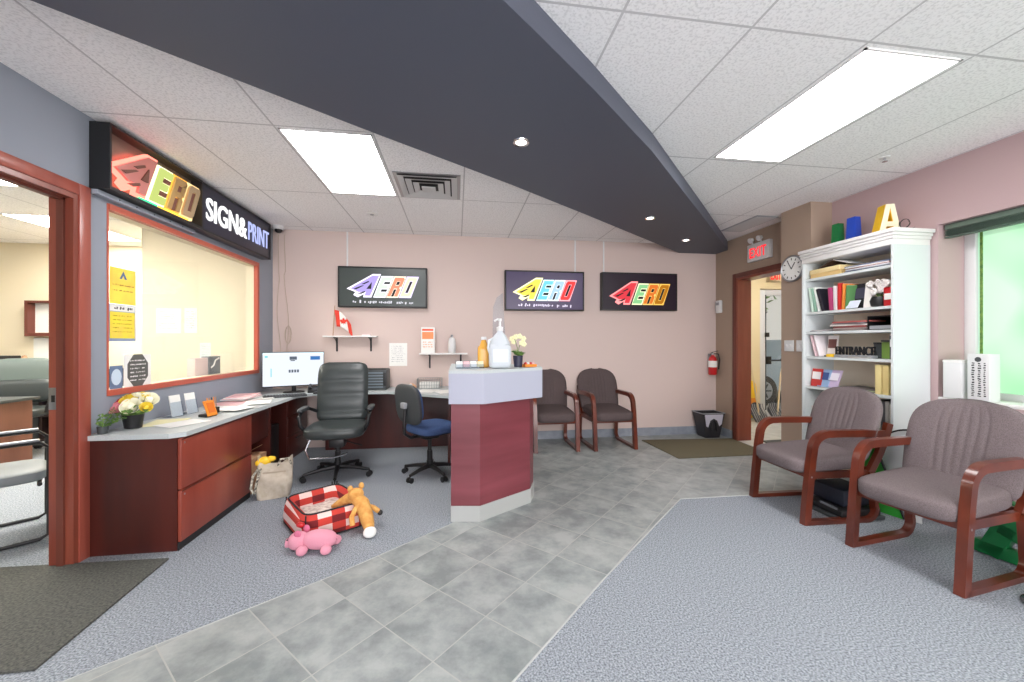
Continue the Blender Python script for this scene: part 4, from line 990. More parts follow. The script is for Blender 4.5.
t = thing('folder_stack', 'low pile of pink and white forms on the worktop near the window corner', 'papers', (-2.12, 4.22, ZT+.018)); 
for k in range(4): MB().box((.004*k, .01*(k % 2), .005+.008*k), (.22, .30, .007), (0, 0, .1*(k-1))).build('form', ['paper', 'paper_pink', 'paper', 'paper_pink'][k], t)
t = thing('keyboard', 'black keyboard on the worktop in front of the monitor', 'keyboard', (-1.80, 4.42, ZT+.0005), .45)
MB().bb(-.2, .2, -.065, .065, 0.0, .018, .004).build('body', 'charcoal', t)
m = MB()
for r_ in range(5):
    for k in range(14): m.bb(-.19+.0272*k, -.168+.0272*k, -.055+.0225*r_, -.037+.0225*r_, .018, .023)
m.build('keys', 'black', t, False)
o = MB().sell((0, 0, .015), (.06, .10, .03), .8, .9).build('mouse', 'black'); o.location = (-1.55, 4.60, ZT); tag(o, 'black computer mouse at the worktop corner', 'mouse')
# monitor
t = thing('monitor', 'flat monitor with a bright white web page, in the corner of the worktop', 'monitor', (-1.85, 4.78, ZT+.0005), .42)
t.scale = (.92, 1, .94)
MB().sell((0, .03, .006), (.24, .18, .014), .3, .7).build('foot', 'black', t); MB().bb(-.025, .025, .045, .07, .0, .25, .004).build('neck', 'black', t)
MB().bb(-.34, .34, 0, .035, .075, .495, .006).build('bezel', 'black', t)
sc_ = MB().bb(-.332, .332, -.003, 0, .088, .487).build('screen', glow('screen_white', (236, 242, 252), .66), t)
MB().bb(-.332, .332, -.0045, -.003, .462, .487).build('page_banner', glow('screen_pale_blue', (206, 232, 246), .95), sc_)
MB().bb(.18, .29, -.0045, -.003, .395, .44).build('page_button', glow('screen_blue', (60, 110, 170), .8), sc_)
m = MB(); m.bb(-.05, .03, -.0045, -.003, .40, .44); m.bb(-.04, .01, -.0045, -.003, .385, .396)
for k in range(4): m.bb(-.06+.03*k, -.038+.03*k, -.0045, -.003, .245, .28)
m.build('page_picture', glow('screen_grey', (96, 104, 116), .7), sc_)
MB().bb(-.31, -.28, -.0045, -.003, .43, .45).bb(-.25, -.24, -.0045, -.003, .2, .3).build('page_icon', glow('screen_teal', (110, 200, 206), .8), sc_)
# clutter below / behind the monitor
t = thing('cable_bundle', 'tangle of yellow-green and dark cables on the worktop right of the monitor', 'cables', (-1.56, 4.98, ZT+.001))
m = MB(); rnd = random.Random(12)
for k in range(7):
    pts = []; x0 = rnd.uniform(-.2, 0)
    for i in range(12): pts.append((x0+.034*i+rnd.uniform(-.02, .02), .06*math.sin(i*.9+k)+rnd.uniform(-.02, .02), .012+.03*abs(math.sin(i*.7+k*1.3))+.008*k))
    m.tube(pts, .004, 6)
m.build('cables', mat('olive_cable', (150, 148, 96), .6), t)
t = thing('desk_telephone', 'black desk telephone beneath the monitor edge', 'telephone', (-1.62, 4.80, ZT+.001), .3)
MB().box((0, 0, .03), (.17, .15, .03), (.25, 0, 0), .006).build('base', 'black', t); MB().tube([(-.06, -.06, .05), (-.06, 0, .075), (-.06, .06, .075)], .018, 8).build('handset', 'black', t)

# back worktop: speaker-like unit, paper, wire basket
t = thing('office_printer', 'dark grey compact office machine on the back worktop right of the leather chair', 'printer', (-.98, 4.98, ZT+.001))
MB().bb(-.14, .14, -.12, .14, 0, .245, .01).build('body', 'charcoal', t)
m = MB()
for k in range(6): m.bb(-.12, .10, -.123, -.12, .03+.034*k, .046+.034*k)
m.build('grille', mat('blue_grey_slots', (110, 122, 132), .5), t)
MB().bb(.10, .135, -.124, -.12, .05, .21, .002).build('side_strip', 'black', t); MB().bb(-.13, .13, -.10, .12, .245, .252, .002).build('lid', 'black', t)
t = thing('wire_basket', 'silver wire mesh basket with papers on the back worktop beside the tower', 'basket', (-.34, 5.02, ZT+.001))
m = MB(); W2, D2, H2 = .15, .10, .12
for z in (.004, .045, .085, H2): m.tube([(-W2, -D2, z), (W2, -D2, z), (W2, D2, z), (-W2, D2, z)], .0028, 5, True)
for k in range(11):
    x = -W2+2*W2*k/10
    for y in (-D2, D2): m.tube([(x, y, .004), (x, y, H2)], .0022, 4)
for k in range(1, 7):
    y = -D2+2*D2*k/7
    for x in (-W2, W2): m.tube([(x, y, .004), (x, y, H2)], .0022, 4)
m.build('basket_wires', 'steel', t); MB().bb(-.12, .12, -.08, .08, .002, .075, .002).build('papers', 'paper', t)
for x, y, r, lb in ((-.62, 4.86, .2, 'white sheet on the back worktop left of the wire basket'), (-.35, 4.72, -.3, 'white sheet on the back worktop in front of the wire basket'), (-.14, 4.62, .4, 'white sheet at the right end of the back worktop'), (-1.25, 4.92, .1, 'white sheet between the dark machine and the leather chair')):
    sheet(x, y, ZT, .22, .29, r, 'paper', lb, 'papers on the back worktop')
t = thing('tape_dispenser', 'small orange dispenser on the back worktop left of the wire basket', 'dispenser', (-.56, 5.08, ZT+.001))
MB().prismy([(-.05, 0), (.05, 0), (.05, .02), (.01, .05), (-.03, .06), (-.05, .03)], -.02, .02).build('body', mat('peach_plastic', (226, 176, 140), .5), t); MB().cyl((-.02, -.022, .035), (-.02, .022, .035), .02, n=16).build('roll', 'paper', t)

# ================================================================== WALL SHELVES, PAPERS
def wall_shelf(xc, w_, z, label):
    t = thing('wall_shelf', label, 'shelf', (xc, YB, z), 0, 'small shelves on the back wall')
    MB().bb(-w_/2, w_/2, -.16, -.001, -.009, .009, .002).build('board', 'white', t)
    for x in (-w_*.30, w_*.36):
        MB().bb(x-.01, x+.01, -.012, -.001, -.19, -.010).prismy([(0, 0)]*0 or [(x-.01, -.022), (x+.01, -.022), (x+.01, -.010), (x-.01, -.010)], -.13, -.012).build('bracket', 'black', t)
        MB().tube([(x, -.012, -.12), (x, -.05, -.05), (x, -.10, -.022)], .004, 6).build('bracket_brace', 'black', t)
    return t
wall_shelf(-1.32, .63, 1.40, 'white wall shelf on black brackets holding the red and white flag')
wall_shelf(-.17, .61, 1.178, 'white wall shelf on black brackets holding the brochure box')
t = thing('small_flag', 'little red and white maple leaf flag drooping on the left wall shelf', 'flag', (-1.47, 5.12, 1.411)); t.scale = (1.2, 1, 1.1)
MB().cyl((-.05, 0, 0), (-.03, 0, .34), .004, n=8).build('pole', 'cardboard', t)
def flagpart(name, u0, u1, m_):
    mb = MB(); g = {}
    for i in range(9):
        for j in range(9):
            u = u0+(u1-u0)*i/8; v = j/8
            x = -.035+.19*u*.85+.02*v; z = .31-.19*v*(1-.15*u)-.16*u*u-.02; y = -.006+.018*math.sin(u*7+v*2)
            g[i, j] = mb.bm.verts.new((x, y, z))
    for i in range(8):
        for j in range(8): mb.bm.faces.new((g[i, j], g[i+1, j], g[i+1, j+1], g[i, j+1]))
    o = mb.build(name, m_, t); sm = o.modifiers.new('s', 'SOLIDIFY'); sm.thickness = .0015; return o
mred = mat('flag_red', (222, 62, 44), .7)
flagpart('flag_stripe', 0, .27, mred); flagpart('flag_field', .27, .75, 'paper'); flagpart('flag_stripe', .75, 1, mred)
leaf = [(0, -.5), (.03, -.2), (.3, -.25), (.25, -.12), (.5, .1), (.42, .15), (.45, .3), (.28, .27), (.25, .33), (.12, .2), (.17, .42), (.1, .38), (0, .55)]
leaf = leaf+[(-x, z) for x, z in leaf[::-1][1:-1]]
MB().prismy([(.06+x*.075, .155+z*.085) for x, z in leaf], -.032, -.028).build('maple_leaf', mred, t, False)
t = thing('note_block', 'low pile of small cards at the right end of the left wall shelf', 'cards', (-1.13, 5.12, 1.411)); MB().bb(-.05, .05, -.03, .03, 0, .012).build('cards', 'paper', t); MB().bb(-.04, .05, -.03, .03, .012, .018).build('top_card', 'paper_pink', t)
t = thing('brochure_box', 'white brochure holder with orange print on the right wall shelf', 'brochure holder', (-.37, 5.12, 1.188))
MB().bb(-.085, .085, -.03, .03, 0, .33, .004).build('box', 'paper', t)
MB().bb(-.07, .07, -.0325, -.03, .18, .27).build('orange_print', mat('peach_print', (240, 150, 96), .6), t)
m = MB(); rr_ = random.Random(5); [scribble(m, -.06, .06, z, .016, -.0325, rr_) for z in (.14, .11, .08)]; m.build('fine_print', 'orange', t, False)
MB().bb(-.07, .07, -.0325, -.03, .285, .31).build('header', mat('salmon_print', (226, 96, 60), .6), t)
t = thing('white_bottle', 'slim white bottle standing on the right wall shelf', 'bottle', (-.065, 5.12, 1.188))
MB().lathe([(.04, 0), (.048, .01), (.05, .12), (.038, .19), (.016, .20), (.001, .20)], 24).build('bottle', 'plastic_white', t); MB().lathe([(.017, .20), (.015, .235), (.001, .237)], 16).build('cap', 'grey', t)
def notice(x, z, w_, h_, label, lines=10, col='paper', ink='grey', seed=1, grp=None):
    t = thing('wall_notice', label, 'notice', (x, YB, z), 0, grp)
    MB().bb(-w_/2, w_/2, -.0035, -.001, -h_/2, h_/2).build('sheet', col, t)
    m = MB(); rnd = random.Random(seed)
    for k in range(lines): scribble(m, -w_*.38, w_*rnd.uniform(.2, .4), h_*.36-k*h_*.75/lines, h_*.03, -.0042, rnd, t=.0006)
    m.build('printing', ink, t, False); return t
notice(-.755, 1.168, .226, .298, 'white printed sheet taped to the back wall between the two shelves', 9)
# cables in the left corner
for k, (x, zb, lb) in enumerate(((-2.20, .9, 'pale cable hanging in the left corner under the dome camera'), (-2.13, 1.05, 'second thin cable with loops hanging in the left corner'))):
    m = MB(); pts = []
    for i in range(30):
        f = i/29; z = CEIL-.07-(CEIL-.07-zb)*f; pts.append((x+.02*math.sin(f*9+k*2)*(f > .3)+.05*f*(k*.6+.2), YB-.012-.006*math.sin(f*14), z))
    m.tube(pts, .0045, 6)
    if k: m.tube([(x+.05+.035*math.cos(a*.6), YB-.02-.001*a, 1.42+.11*math.sin(a*.6)) for a in range(22)], .004, 6)
    o = m.build('hanging_cable', mat('putty_cable', (196, 178, 160), .6)); tag(o, lb, 'cable', 'cables in the left corner')

# ================================================================== THINGS ON THE RECEPTION TOWER
ZC = 1.1225
t = thing('sanitizer_jug', 'large translucent white pump jug of hand sanitizer on the reception tower', 'pump bottle', (.335, 3.06, ZC))
MB().sell((0, 0, .0975), (.175, .12, .195), .35, .45).lathe([(.082, .15), (.078, .20), (.05, .255), (.024, .285), (.022, .30), (.001, .30)], 28, sy=.72).build('jug', mat('translucent_white', (198, 204, 210), .3), t)
MB().tube([(-.052, 0, .235), (-.085, 0, .22), (-.092, 0, .16), (-.08, 0, .12)], .010, 8).build('handle', mat('translucent_white_handle', (226, 230, 234), .3), t)
pm = MB().lathe([(.026, .295), (.027, .325), (.01, .33), (.008, .37), (.001, .37)], 20).build('pump_collar', 'plastic_white', t)
MB().tube([(-.045, 0, .372), (-.02, 0, .385), (.012, 0, .385)], .008, 8).lathe([(.001, .372), (.014, .372), (.014, .392), (.001, .392)], 16).build('pump_head', 'plastic_white', pm)
MB().bb(-.06, .06, -.0625, -.059, .05, .15, .001).build('jug_label', mat('clear_label', (214, 222, 226), .4), t)
t = thing('amber_jug', 'amber yellow liquid bottle half hidden behind the sanitizer jug', 'bottle', (.215, 3.17, ZC))
MB().sell((0, 0, .09), (.10, .08, .18), .35, .5).lathe([(.045, .15), (.02, .215), (.018, .225), (.001, .225)], 20).build('bottle', mat('amber_liquid', (226, 168, 72), .25), t); MB().lathe([(.022, .225), (.022, .25), (.001, .25)], 16).build('cap', 'plastic_white', t)
t = thing('potted_orchid', 'small orchid with pale yellow flowers in a dark pot on the reception tower', 'plant', (.50, 3.19, ZC))
MB().lathe([(.03, 0), (.034, .003), (.042, .095), (.038, .095), (.001, .085)], 24).build('pot', mat('indigo_black_pot', (46, 46, 66), .4), t)
m = MB(); rnd = random.Random(9)
for k in range(7):
    a = k*.9; sprig(m, (0, 0, .085), (math.cos(a)*.5, math.sin(a)*.5, .9), .06, rnd, 4, .014, .05)
m.build('foliage', 'leaf', t, False)
m = MB()
for dx in (-.012, .015): m.tube([(0, 0, .08), (dx*.5, 0, .16), (dx*2.0, 0, .22), (dx*3.2-.0, 0, .245)], .0025, 5)
m.build('stem', 'leaf', t)
m = MB()
for c in ((-.05, 0, .235), (-.02, -.01, .25), (.015, .01, .255), (.045, -.01, .235), (.03, .0, .20), (-.035, .01, .21), (.05, 0, .19)):
    for q in range(5):
        b = q*1.257; m.ball((c[0]+.013*math.cos(b), c[1], c[2]+.013*math.sin(b)), .012, 1, (1, .45, 1))
m.build('blossom', mat('lemon_petals', (242, 238, 190), .6), t)
t = thing('acrylic_sign_stand', 'tall clear angled acrylic sheet standing behind the sanitizer jug', 'acrylic stand', (.345, 3.26, ZC))
MB().prismy([(-.05, .20), (.06, .20), (.035, .62), (-.015, .58), (-.045, .50)], -.003, .003).build('clear_panel', 'acrylic', t, False)
MB().bb(-.04, .05, -.004, .004, .0, .2).build('stem', 'acrylic', t); MB().bb(-.06, .07, -.05, .05, 0, .006, .001).build('foot', 'acrylic', t)
t = thing('card_rack', 'clear rack of small white business cards at the left of the reception tower', 'card holder', (.10, 3.10, ZC), .1)
m = MB(); m.bb(-.11, .11, -.04, .04, 0, .004); m.bb(-.11, .11, -.04, -.037, 0, .035); m.bb(-.11, .11, .037, .04, 0, .06); m.build('rack', 'acrylic', t)
for k in range(4): MB().box((-.083+.055*k, .0, .032), (.048, .03, .045), (-.15, 0, .05*k), .001).build('cards', ['paper', 'paper_pink', 'paper', 'paper_cream'][k], t)
t = thing('candy_box', 'low orange and white box at the right edge of the reception tower top', 'box', (.60, 3.22, ZC), .3)
MB().bb(-.055, .055, -.035, .035, 0, .022, .003).build('tray', 'orange', t)
for k in range(4): MB().ball((-.035+.024*k, 0, .028), .013, 2).build('sweet', ['tin_red', 'paper', 'tin_red', 'paper_pink'][k], t)

# ================================================================== FLOOR THINGS
m = MB().prism([(-2.78, 1.83), (-1.69, 1.83), (-1.745, 2.655), (-2.75, 2.685)], 0.0005, .010)
t = m.build('door_mat', 'mat_dark'); tag(t, 'charcoal mat in front of the left doorway', 'mat')
m = MB().prism([(2.46, 4.955), (3.715, 4.86), (3.66, 4.12), (2.49, 4.115)], .0045, .014)
o = m.build('entrance_mat', 'mat_olive'); tag(o, 'olive brown mat on the tiles in front of the exit door', 'mat')
o = MB().prism([(4.05, 3.95), (5.2, 3.95), (5.1, 4.75), (4.02, 4.7)], .0025, .012).build('entrance_mat', 'mat_dark'); tag(o, 'dark mat on the vestibule floor beyond the exit door', 'mat')

# canvas bag
def bag():
    t = thing('tote_bag', 'beige canvas tote bag with striped handles leaning on the file cabinet', 'bag', (-1.565, 3.62, 0), .25)
    mb = MB(); nu, nv = 28, 14; g = {}
    for j in range(nv+1):
        v = j/nv
        for i in range(nu):
            a = 2*PI*i/nu; c, s_ = math.cos(a), math.sin(a)
            hx = .122+.03*math.sin(v*2.2)-.025*v; hy = .075+.02*math.sin(v*PI)-.045*v
            px = math.copysign(abs(c)**.45, c)*hx; py = math.copysign(abs(s_)**.45, s_)*hy
            px += .008*math.sin(5*a+v*6)*v; py += .010*math.sin(4*a+v*9)
            z = .002+.31*v+(.03*math.cos(2*a)+.012*math.sin(3*a))*v**3
            g[i, j] = mb.bm.verts.new((px+.015*v, py, z))
    for j in range(nv):
        for i in range(nu): mb.bm.faces.new((g[i, j], g[(i+1) % nu, j], g[(i+1) % nu, j+1], g[i, j+1]))
    mb.bm.faces.new([g[i, 0] for i in range(nu)][::-1])
    c = mb.bm.verts.new((.01, 0, .24)); ring = [g[i, nv] for i in range(nu)]
    for i in range(nu): mb.bm.faces.new((ring[i], ring[(i+1) % nu], c))
    mb.build('body', mat('beige_canvas', (196, 186, 170), .85, noise=(22, (178, 166, 148), 4), bump=(60, .3)), t, True, 60)
    MB().tube([(-.10, -.06, .27), (-.14, -.07, .21), (-.155, -.07, .11), (-.13, -.08, .06), (-.115, -.08, .14), (-.085, -.075, .27)], .010, 8).build('handle', mat('black_white_handle', (70, 64, 56), .8, noise=(60, (220, 214, 196), 1)), t)
    MB().tube([(.04, -.06, .27), (.06, -.07, .33), (.12, -.06, .33), (.14, -.05, .27)], .010, 8).build('handle', mat('black_white_handle_b', (80, 74, 60), .8, noise=(60, (220, 214, 196), 1)), t)
    MB().box((.02, -.102, .235), (.17, .004, .012), (-.1, 0, 0), .001).build('seam_flap', mat('darker_canvas', (170, 158, 140), .85), t)
    y = MB(); rnd = random.Random(3)
    y.ball((-.07, .0, .31), .045, 2, (1.2, .7, .9)); y.ball((-.02, .0, .325), .03, 2, (1.3, .8, .8)); y.ball((-.11, -.01, .30), .028, 2)
    o = y.build('yellow_cloth', 'yellow'); o.location = (-1.565, 3.62, 0.0); o.rotation_euler = (0, 0, .25); tag(o, 'bright yellow cloth sticking out of the canvas bag', 'cloth')
bag()

# plaid dog bed
t = thing('dog_bed', 'red and white plaid rectangular pet bed with dark piping on the carpet', 'pet bed', (0, 0, 0))
def plaid():
    m = bpy.data.materials.new('red_plaid'); m.use_nodes = True; n = m.node_tree.nodes; L = m.node_tree.links; b = n['Principled BSDF']; b.inputs['Roughness'].default_value = .95
    g = n.new('ShaderNodeTexCoord'); mp = n.new('ShaderNodeMapping'); mp.inputs['Rotation'].default_value = (0, 0, -.60); L.new(g.outputs['Object'], mp.inputs[0])
    sp = n.new('ShaderNodeSeparateXYZ'); L.new(mp.outputs[0], sp.inputs[0]); outs = []
    for k in (0, 1):
        a = n.new('ShaderNodeMath'); a.operation = 'MULTIPLY'; L.new(sp.outputs[k*2], a.inputs[0]); a.inputs[1].default_value = (5.6, 11.0)[k]
        f = n.new('ShaderNodeMath'); f.operation = 'FRACT'; L.new(a.outputs[0], f.inputs[0])
        q = n.new('ShaderNodeMath'); q.operation = 'GREATER_THAN'; L.new(f.outputs[0], q.inputs[0]); q.inputs[1].default_value = .5; outs.append(q.outputs[0])
    s_ = n.new('ShaderNodeMath'); s_.operation = 'ADD'; L.new(outs[0], s_.inputs[0]); L.new(outs[1], s_.inputs[1])
    h = n.new('ShaderNodeMath'); h.operation = 'MULTIPLY'; L.new(s_.outputs[0], h.inputs[0]); h.inputs[1].default_value = .5
    cr = n.new('ShaderNodeValToRGB'); cr.color_ramp.interpolation = 'CONSTANT'; e_ = cr.color_ramp.elements
    e_[0].position = 0; e_[0].color = lin((112, 30, 34)); e_[1].position = .4; e_[1].color = lin((196, 62, 52)); x = e_.new(.9); x.color = lin((232, 206, 200))
    L.new(h.outputs[0], cr.inputs[0]); L.new(cr.outputs[0], b.inputs['Base Color']); return m
bc = [(-1.30, 3.13), (-0.96, 3.40), (-0.62, 2.97), (-1.0, 2.72)]
def rpath(k_=.2, z=0.0, off=0.0, n=6):
    C = Vector((sum(p[0] for p in bc)/4, sum(p[1] for p in bc)/4)); out = []
    for i in range(4):
        p = Vector(bc[i]); a = Vector(bc[i-1]); b = Vector(bc[(i+1) % 4]); p1 = p+(a-p)*k_; p2 = p+(b-p)*k_
        for q in range(n+1):
            f = q/n; r = p1*(1-f)**2+p*2*f*(1-f)+p2*f*f; r = r+(C-r).normalized()*off; out.append((r.x, r.y, z))
    return out
m = MB(); prof = [(0.0, .004), (-.012, .05), (.0, .12), (.018, .165), (.04, .17), (.065, .15), (.085, .09), (.085, .05)]
loops = []
for o_, z in prof: loops.append([m.bm.verts.new(p) for p in rpath(.2, z, o_)])
for A, B in zip(loops, loops[1:]):
    for k in range(len(A)): m.bm.faces.new((A[k], A[(k+1) % len(A)], B[(k+1) % len(A)], B[k]))
m.bm.faces.new(loops[0]); m.build('bolster', plaid(), t, True, 60)
m = MB(); m.tube(rpath(.2, .172, .03), .006, 6, True); m.tube(rpath(.2, .01, -.002), .006, 6, True)
for i in range(4):
    pth = rpath(.2, 0, 0); c = pth[i*7+3]; m.tube([(c[0], c[1], .01), (c[0], c[1], .10), (c[0]*.98-.98*.02, c[1]*.98+3.05*.02, .172)], .005, 6)
m.build('piping', 'black_soft', t)
inner = [(p[0], p[1]) for p in rpath(.2, 0, .08)]
m = MB(); a = [m.bm.verts.new((x, y, .075)) for x, y in inner]; c = m.bm.verts.new((-.97, 3.055, .095))
for k in range(len(a)): m.bm.faces.new((a[k], a[(k+1) % len(a)], c))
m.build('cushion', mat('cream_paw_print_fleece', (236, 226, 216), .95, noise=(38, (190, 168, 160), 3), bump=(40, .6)), t)
# plush pig
t = thing('plush_pig', 'pink plush pig lying in front of the pet bed', 'soft toy', (-.905, 2.66, .0), -.12)
pk = mat('pink_plush', (218, 148, 166), .95, bump=(120, .5))
MB().sell((.03, 0, .062), (.22, .13, .115), .9, .9).build('body', pk, t)
hd = MB().sell((-.10, -.01, .06), (.12, .12, .11), .95, .95).lathe([(.001, -.02), (.026, -.018), (.028, .01), (.001, .012)], 18, (-.158, -.02, .05), (0, -PI/2, .1)).build('head', pk, t)
em = mat('deep_pink_ear', (206, 110, 140), .95)
for c in ((-.09, -.04, .112), (-.075, .045, .11)): MB().ball(c, .022, 2, (1, .5, 1.2)).build('ear', em, hd)
for c in ((-.145, -.055, .085), (-.15, .03, .085)): MB().ball(c, .006, 1).build('eye', 'black', hd)
for c in ((-.045, -.075, .028), (.10, -.065, .028), (-.04, .07, .028), (.11, .06, .028)): MB().ball(c, .034, 2, (1, 1.1, .85)).build('leg', pk, t)
MB().tube([(.135+.002*k, .0+.01*math.sin(k), .07+.01*math.cos(k)) for k in range(9)], .004, 5).build('tail', pk, t)
MB().ball((-.12, .055, .13), .024, 2, (1.2, .7, .8)).build('red_bow', 'tin_red', t)
# plush fox
t = thing('plush_fox', 'orange-yellow long plush fox draped over the rim of the pet bed', 'soft toy', (0, 0, 0))
fx = mat('orange_plush', (222, 172, 98), .95, noise=(30, (206, 142, 70), 3), bump=(110, .6))
m = MB(); m.tube([(-.90, 3.0, .13), (-.84, 2.975, .16), (-.78, 2.955, .20), (-.72, 2.93, .215), (-.67, 2.90, .18), (-.635, 2.865, .11), (-.61, 2.83, .055), (-.595, 2.79, .04)], .03, 14, rs=[.012, .03, .035, .045, .05, .048, .04, .032]); m.build('body', fx, t)
hd = MB().sell((-.72, 2.93, .235), (.11, .10, .09), .9, .9, (0, 0, .4)).build('head', fx, t)
for c in ((-.69, 2.965, .285), (-.755, 2.92, .28)): MB().ball(c, .02, 2, (1, .6, 1.3)).build('ear', fx, hd)
MB().sell((-.588, 2.765, .035), (.085, .085, .065), .9, .9).build('tail_tip', 'paper', t)
MB().tube([(-.66, 2.92, .16), (-.60, 2.94, .13), (-.565, 2.945, .10)], .018, 10).build('leg', fx, t); MB().ball((-.555, 2.945, .09), .02, 2).build('paw', 'black_soft', t)
MB().tube([(-.70, 2.87, .17), (-.72, 2.82, .12), (-.71, 2.80, .07)], .018, 10).build('leg', fx, t)

# waste bin
t = thing('waste_bin', 'grey and black waste bin in the corner by the exit door frame', 'bin', (3.50, 5.045, 0.005))
m = MB(); m.prism([(-.10, -.085), (.10, -.085), (.10, .085), (-.10, .085)], 0, .006)
a = [(-.105, -.09), (.105, -.09), (.105, .09), (-.105, .09)]; b = [(-.165, -.12), (.165, -.12), (.165, .12), (-.165, .12)]
va = [m.bm.verts.new((x, y, 0)) for x, y in a]; vb = [m.bm.verts.new((x, y, .34)) for x, y in b]
for k in range(4): m.bm.faces.new((va[k], va[(k+1) % 4], vb[(k+1) % 4], vb[k]))
o = m.build('bin_body', mat('black_bin_plastic', (44, 44, 48), .5), t, False); sm = o.modifiers.new('s', 'SOLIDIFY'); sm.thickness = .006
m = MB(); f = lambda x, z: (x, -.091-.030*z/.34-.003, z)
pts = [(-.135, .325), (.14, .325), (.125, .19), (.09, .16), (.055, .24), (.0, .27), (-.05, .24), (-.075, .15), (-.105, .165)]
va = [m.bm.verts.new(f(*p)) for p in pts]; m.bm.faces.new(va); o = m.build('pale_liner', mat('pale_lavender_liner', (196, 194, 208), .6), t, False); sm = o.modifiers.new('s', 'SOLIDIFY'); sm.thickness = .002
MB().tube([(-.168, -.123, .34), (.168, -.123, .34), (.168, .123, .34), (-.168, .123, .34)], .007, 6, True).build('rim', 'grey', t)
MB().tube([(-.04, -.118, .10), (-.03, -.118, .21), (.0, -.12, .24), (.03, -.118, .21), (.04, -.118, .10)], .012, 8).build('foot_arch', 'black', t)

# fire extinguisher
t = thing('fire_extinguisher', 'red fire extinguisher hanging on the wall in the far right corner', 'fire extinguisher', (3.63, 5.135, .86))
MB().lathe([(.001, 0), (.05, .002), (.058, .015), (.058, .21), (.045, .25), (.02, .27), (.018, .29), (.001, .29)], 24).build('cylinder', 'tin_red', t)
MB().lathe([(.059, .11), (.0595, .112), (.0595, .20), (.059, .202)], 24).build('label_band', 'paper', t)
MB().lathe([(.018, .285), (.02, .29), (.02, .31), (.001, .312)], 16).build('valve', 'steel', t); MB().box((.03, 0, .33), (.10, .018, .008), (0, -.25, 0), .002).box((.03, 0, .305), (.09, .016, .008), (0, .2, 0), .002).build('lever', 'black', t)
MB().tube([(.01, -.02, .30), (.06, -.04, .30), (.085, -.03, .22), (.078, -.02, .08)], .008, 8).build('hose', 'black', t)
MB().bb(-.02, .02, .055, .084, .10, .30, .003).build('bracket', 'steel', t)

# ---------------- things under and behind the armchairs
t = thing('black_case', 'stack of black trays and a dark case under the far armchair', 'case', (2.98, 2.66, 0.0))
MB().box((0, 0, .055), (.34, .30, .05), None, .008).build('lower_case', 'black', t)
MB().box((0, 0, .015), (.38, .33, .028), None, .006).build('bottom_tray', 'charcoal', t)
MB().box((.02, .02, .15), (.26, .26, .12), None, .01).build('upper_case', mat('dark_navy_case', (30, 34, 48), .5), t)
MB().box((-.17, -.05, .085), (.004, .14, .02)).build('silver_edge', 'chrome', t)
# round white sign leaning on the bookcase
t = thing('round_sign', 'white rounded sign panel leaning behind the near armchair', 'sign', (3.34, 2.45, .0), -PI/2+.15)
MB().cyl((0, 0, .46), (0, .012, .46), .21, n=48).bb(-.05, .05, .012, .02, 0, .4).build('disc', 'plastic_white', t)
MB().tube([(.211*math.cos(k*PI/24), .006, .46+.211*math.sin(k*PI/24)) for k in range(48)], .008, 6, True).build('edge', 'black', t)
t = thing('folding_sign', 'green and black A-frame sign between the two armchairs', 'sign', (3.27, 2.68, .0), -PI/2+.2)
MB().prismy([(-.16, 0), (.20, 0), (.02, .54), (-.02, .54)], 0, .02).build('green_panel', mat('bright_green', (60, 170, 60), .5), t, False)
MB().tube([(-.17, -.004, .005), (-.02, -.004, .545), (.02, -.004, .545), (.21, -.004, .005)], .009, 6).build('dark_edge', 'black', t)
# green oversized letter under the near armchair
t = thing('green_letter', 'dark green oversized slotted letter lying under the near armchair', 'letter', (3.30, 1.93, 0.0), -PI/2+.1); t.scale = (1.15, 1, 1.05)
m = MB(); m.box((0, .0, .17), (.09, .06, .33), (0, .35, 0), .004); m.box((.10, 0, .285), (.20, .06, .075), (0, .35, 0), .004); m.box((.06, 0, .16), (.16, .06, .065), (0, .35, 0), .004); m.box((.02, 0, .045), (.26, .06, .075), None, .004)
m.build('letter_body', mat('deep_green', (16, 110, 58), .4), t)
# small pedestal with a dark round foot at the right edge
t = thing('pedestal_stand', 'chrome stand with dark round foot at the right edge beside the near armchair', 'stand', (2.965, 1.50, 0.0))
MB().lathe([(.001, 0), (.15, 0), (.155, .008), (.14, .014), (.04, .026), (.001, .028)], 40).build('foot', mat('dark_teal_foot', (48, 62, 66), .2, coat=.5), t)
MB().cyl((0, 0, .026), (0, 0, .30), .016).build('pole', 'chrome', t); MB().lathe([(.001, .30), (.12, .30), (.125, .31), (.001, .315)], 32).build('plate', 'charcoal', t)
# boxes on the window sill
t = thing('white_case', 'plain white box standing on the window sill next to the bookcase', 'box', (3.785, 2.47, .9035), -PI/2)
MB().bb(-.055, .055, -.06, .06, 0, .29, .004).build('box', 'plastic_white', t); MB().bb(-.057, .057, -.062, .062, .27, .288, .003).build('lid', 'white', t)
t = thing('lettered_case', 'white box with vertical black lettering on the window sill', 'box', (3.785, 2.325, .9035), -PI/2)
MB().bb(-.06, .06, -.05, .05, 0, .34, .004).build('box', 'plastic_white', t)
m = MB(); rnd = random.Random(31)
for cx, hh in ((-.028, .018), (.008, .02), (.036, .014)):
    z = .03
    while z < .27: k_ = rnd.uniform(.010, .018); m.box((cx+rnd.uniform(-.002, .002), -.0508, z+k_/2), (hh*rnd.uniform(.6, 1), .001, k_*.6), (0, rnd.uniform(-.3, .3), 0)); z += k_*1.15
m.build('vertical_lettering', 'black_soft', t, False); MB().cyl((.0, -.0515, .30), (.0, -.05, .30), .018, n=20).build('emblem', 'charcoal', t)
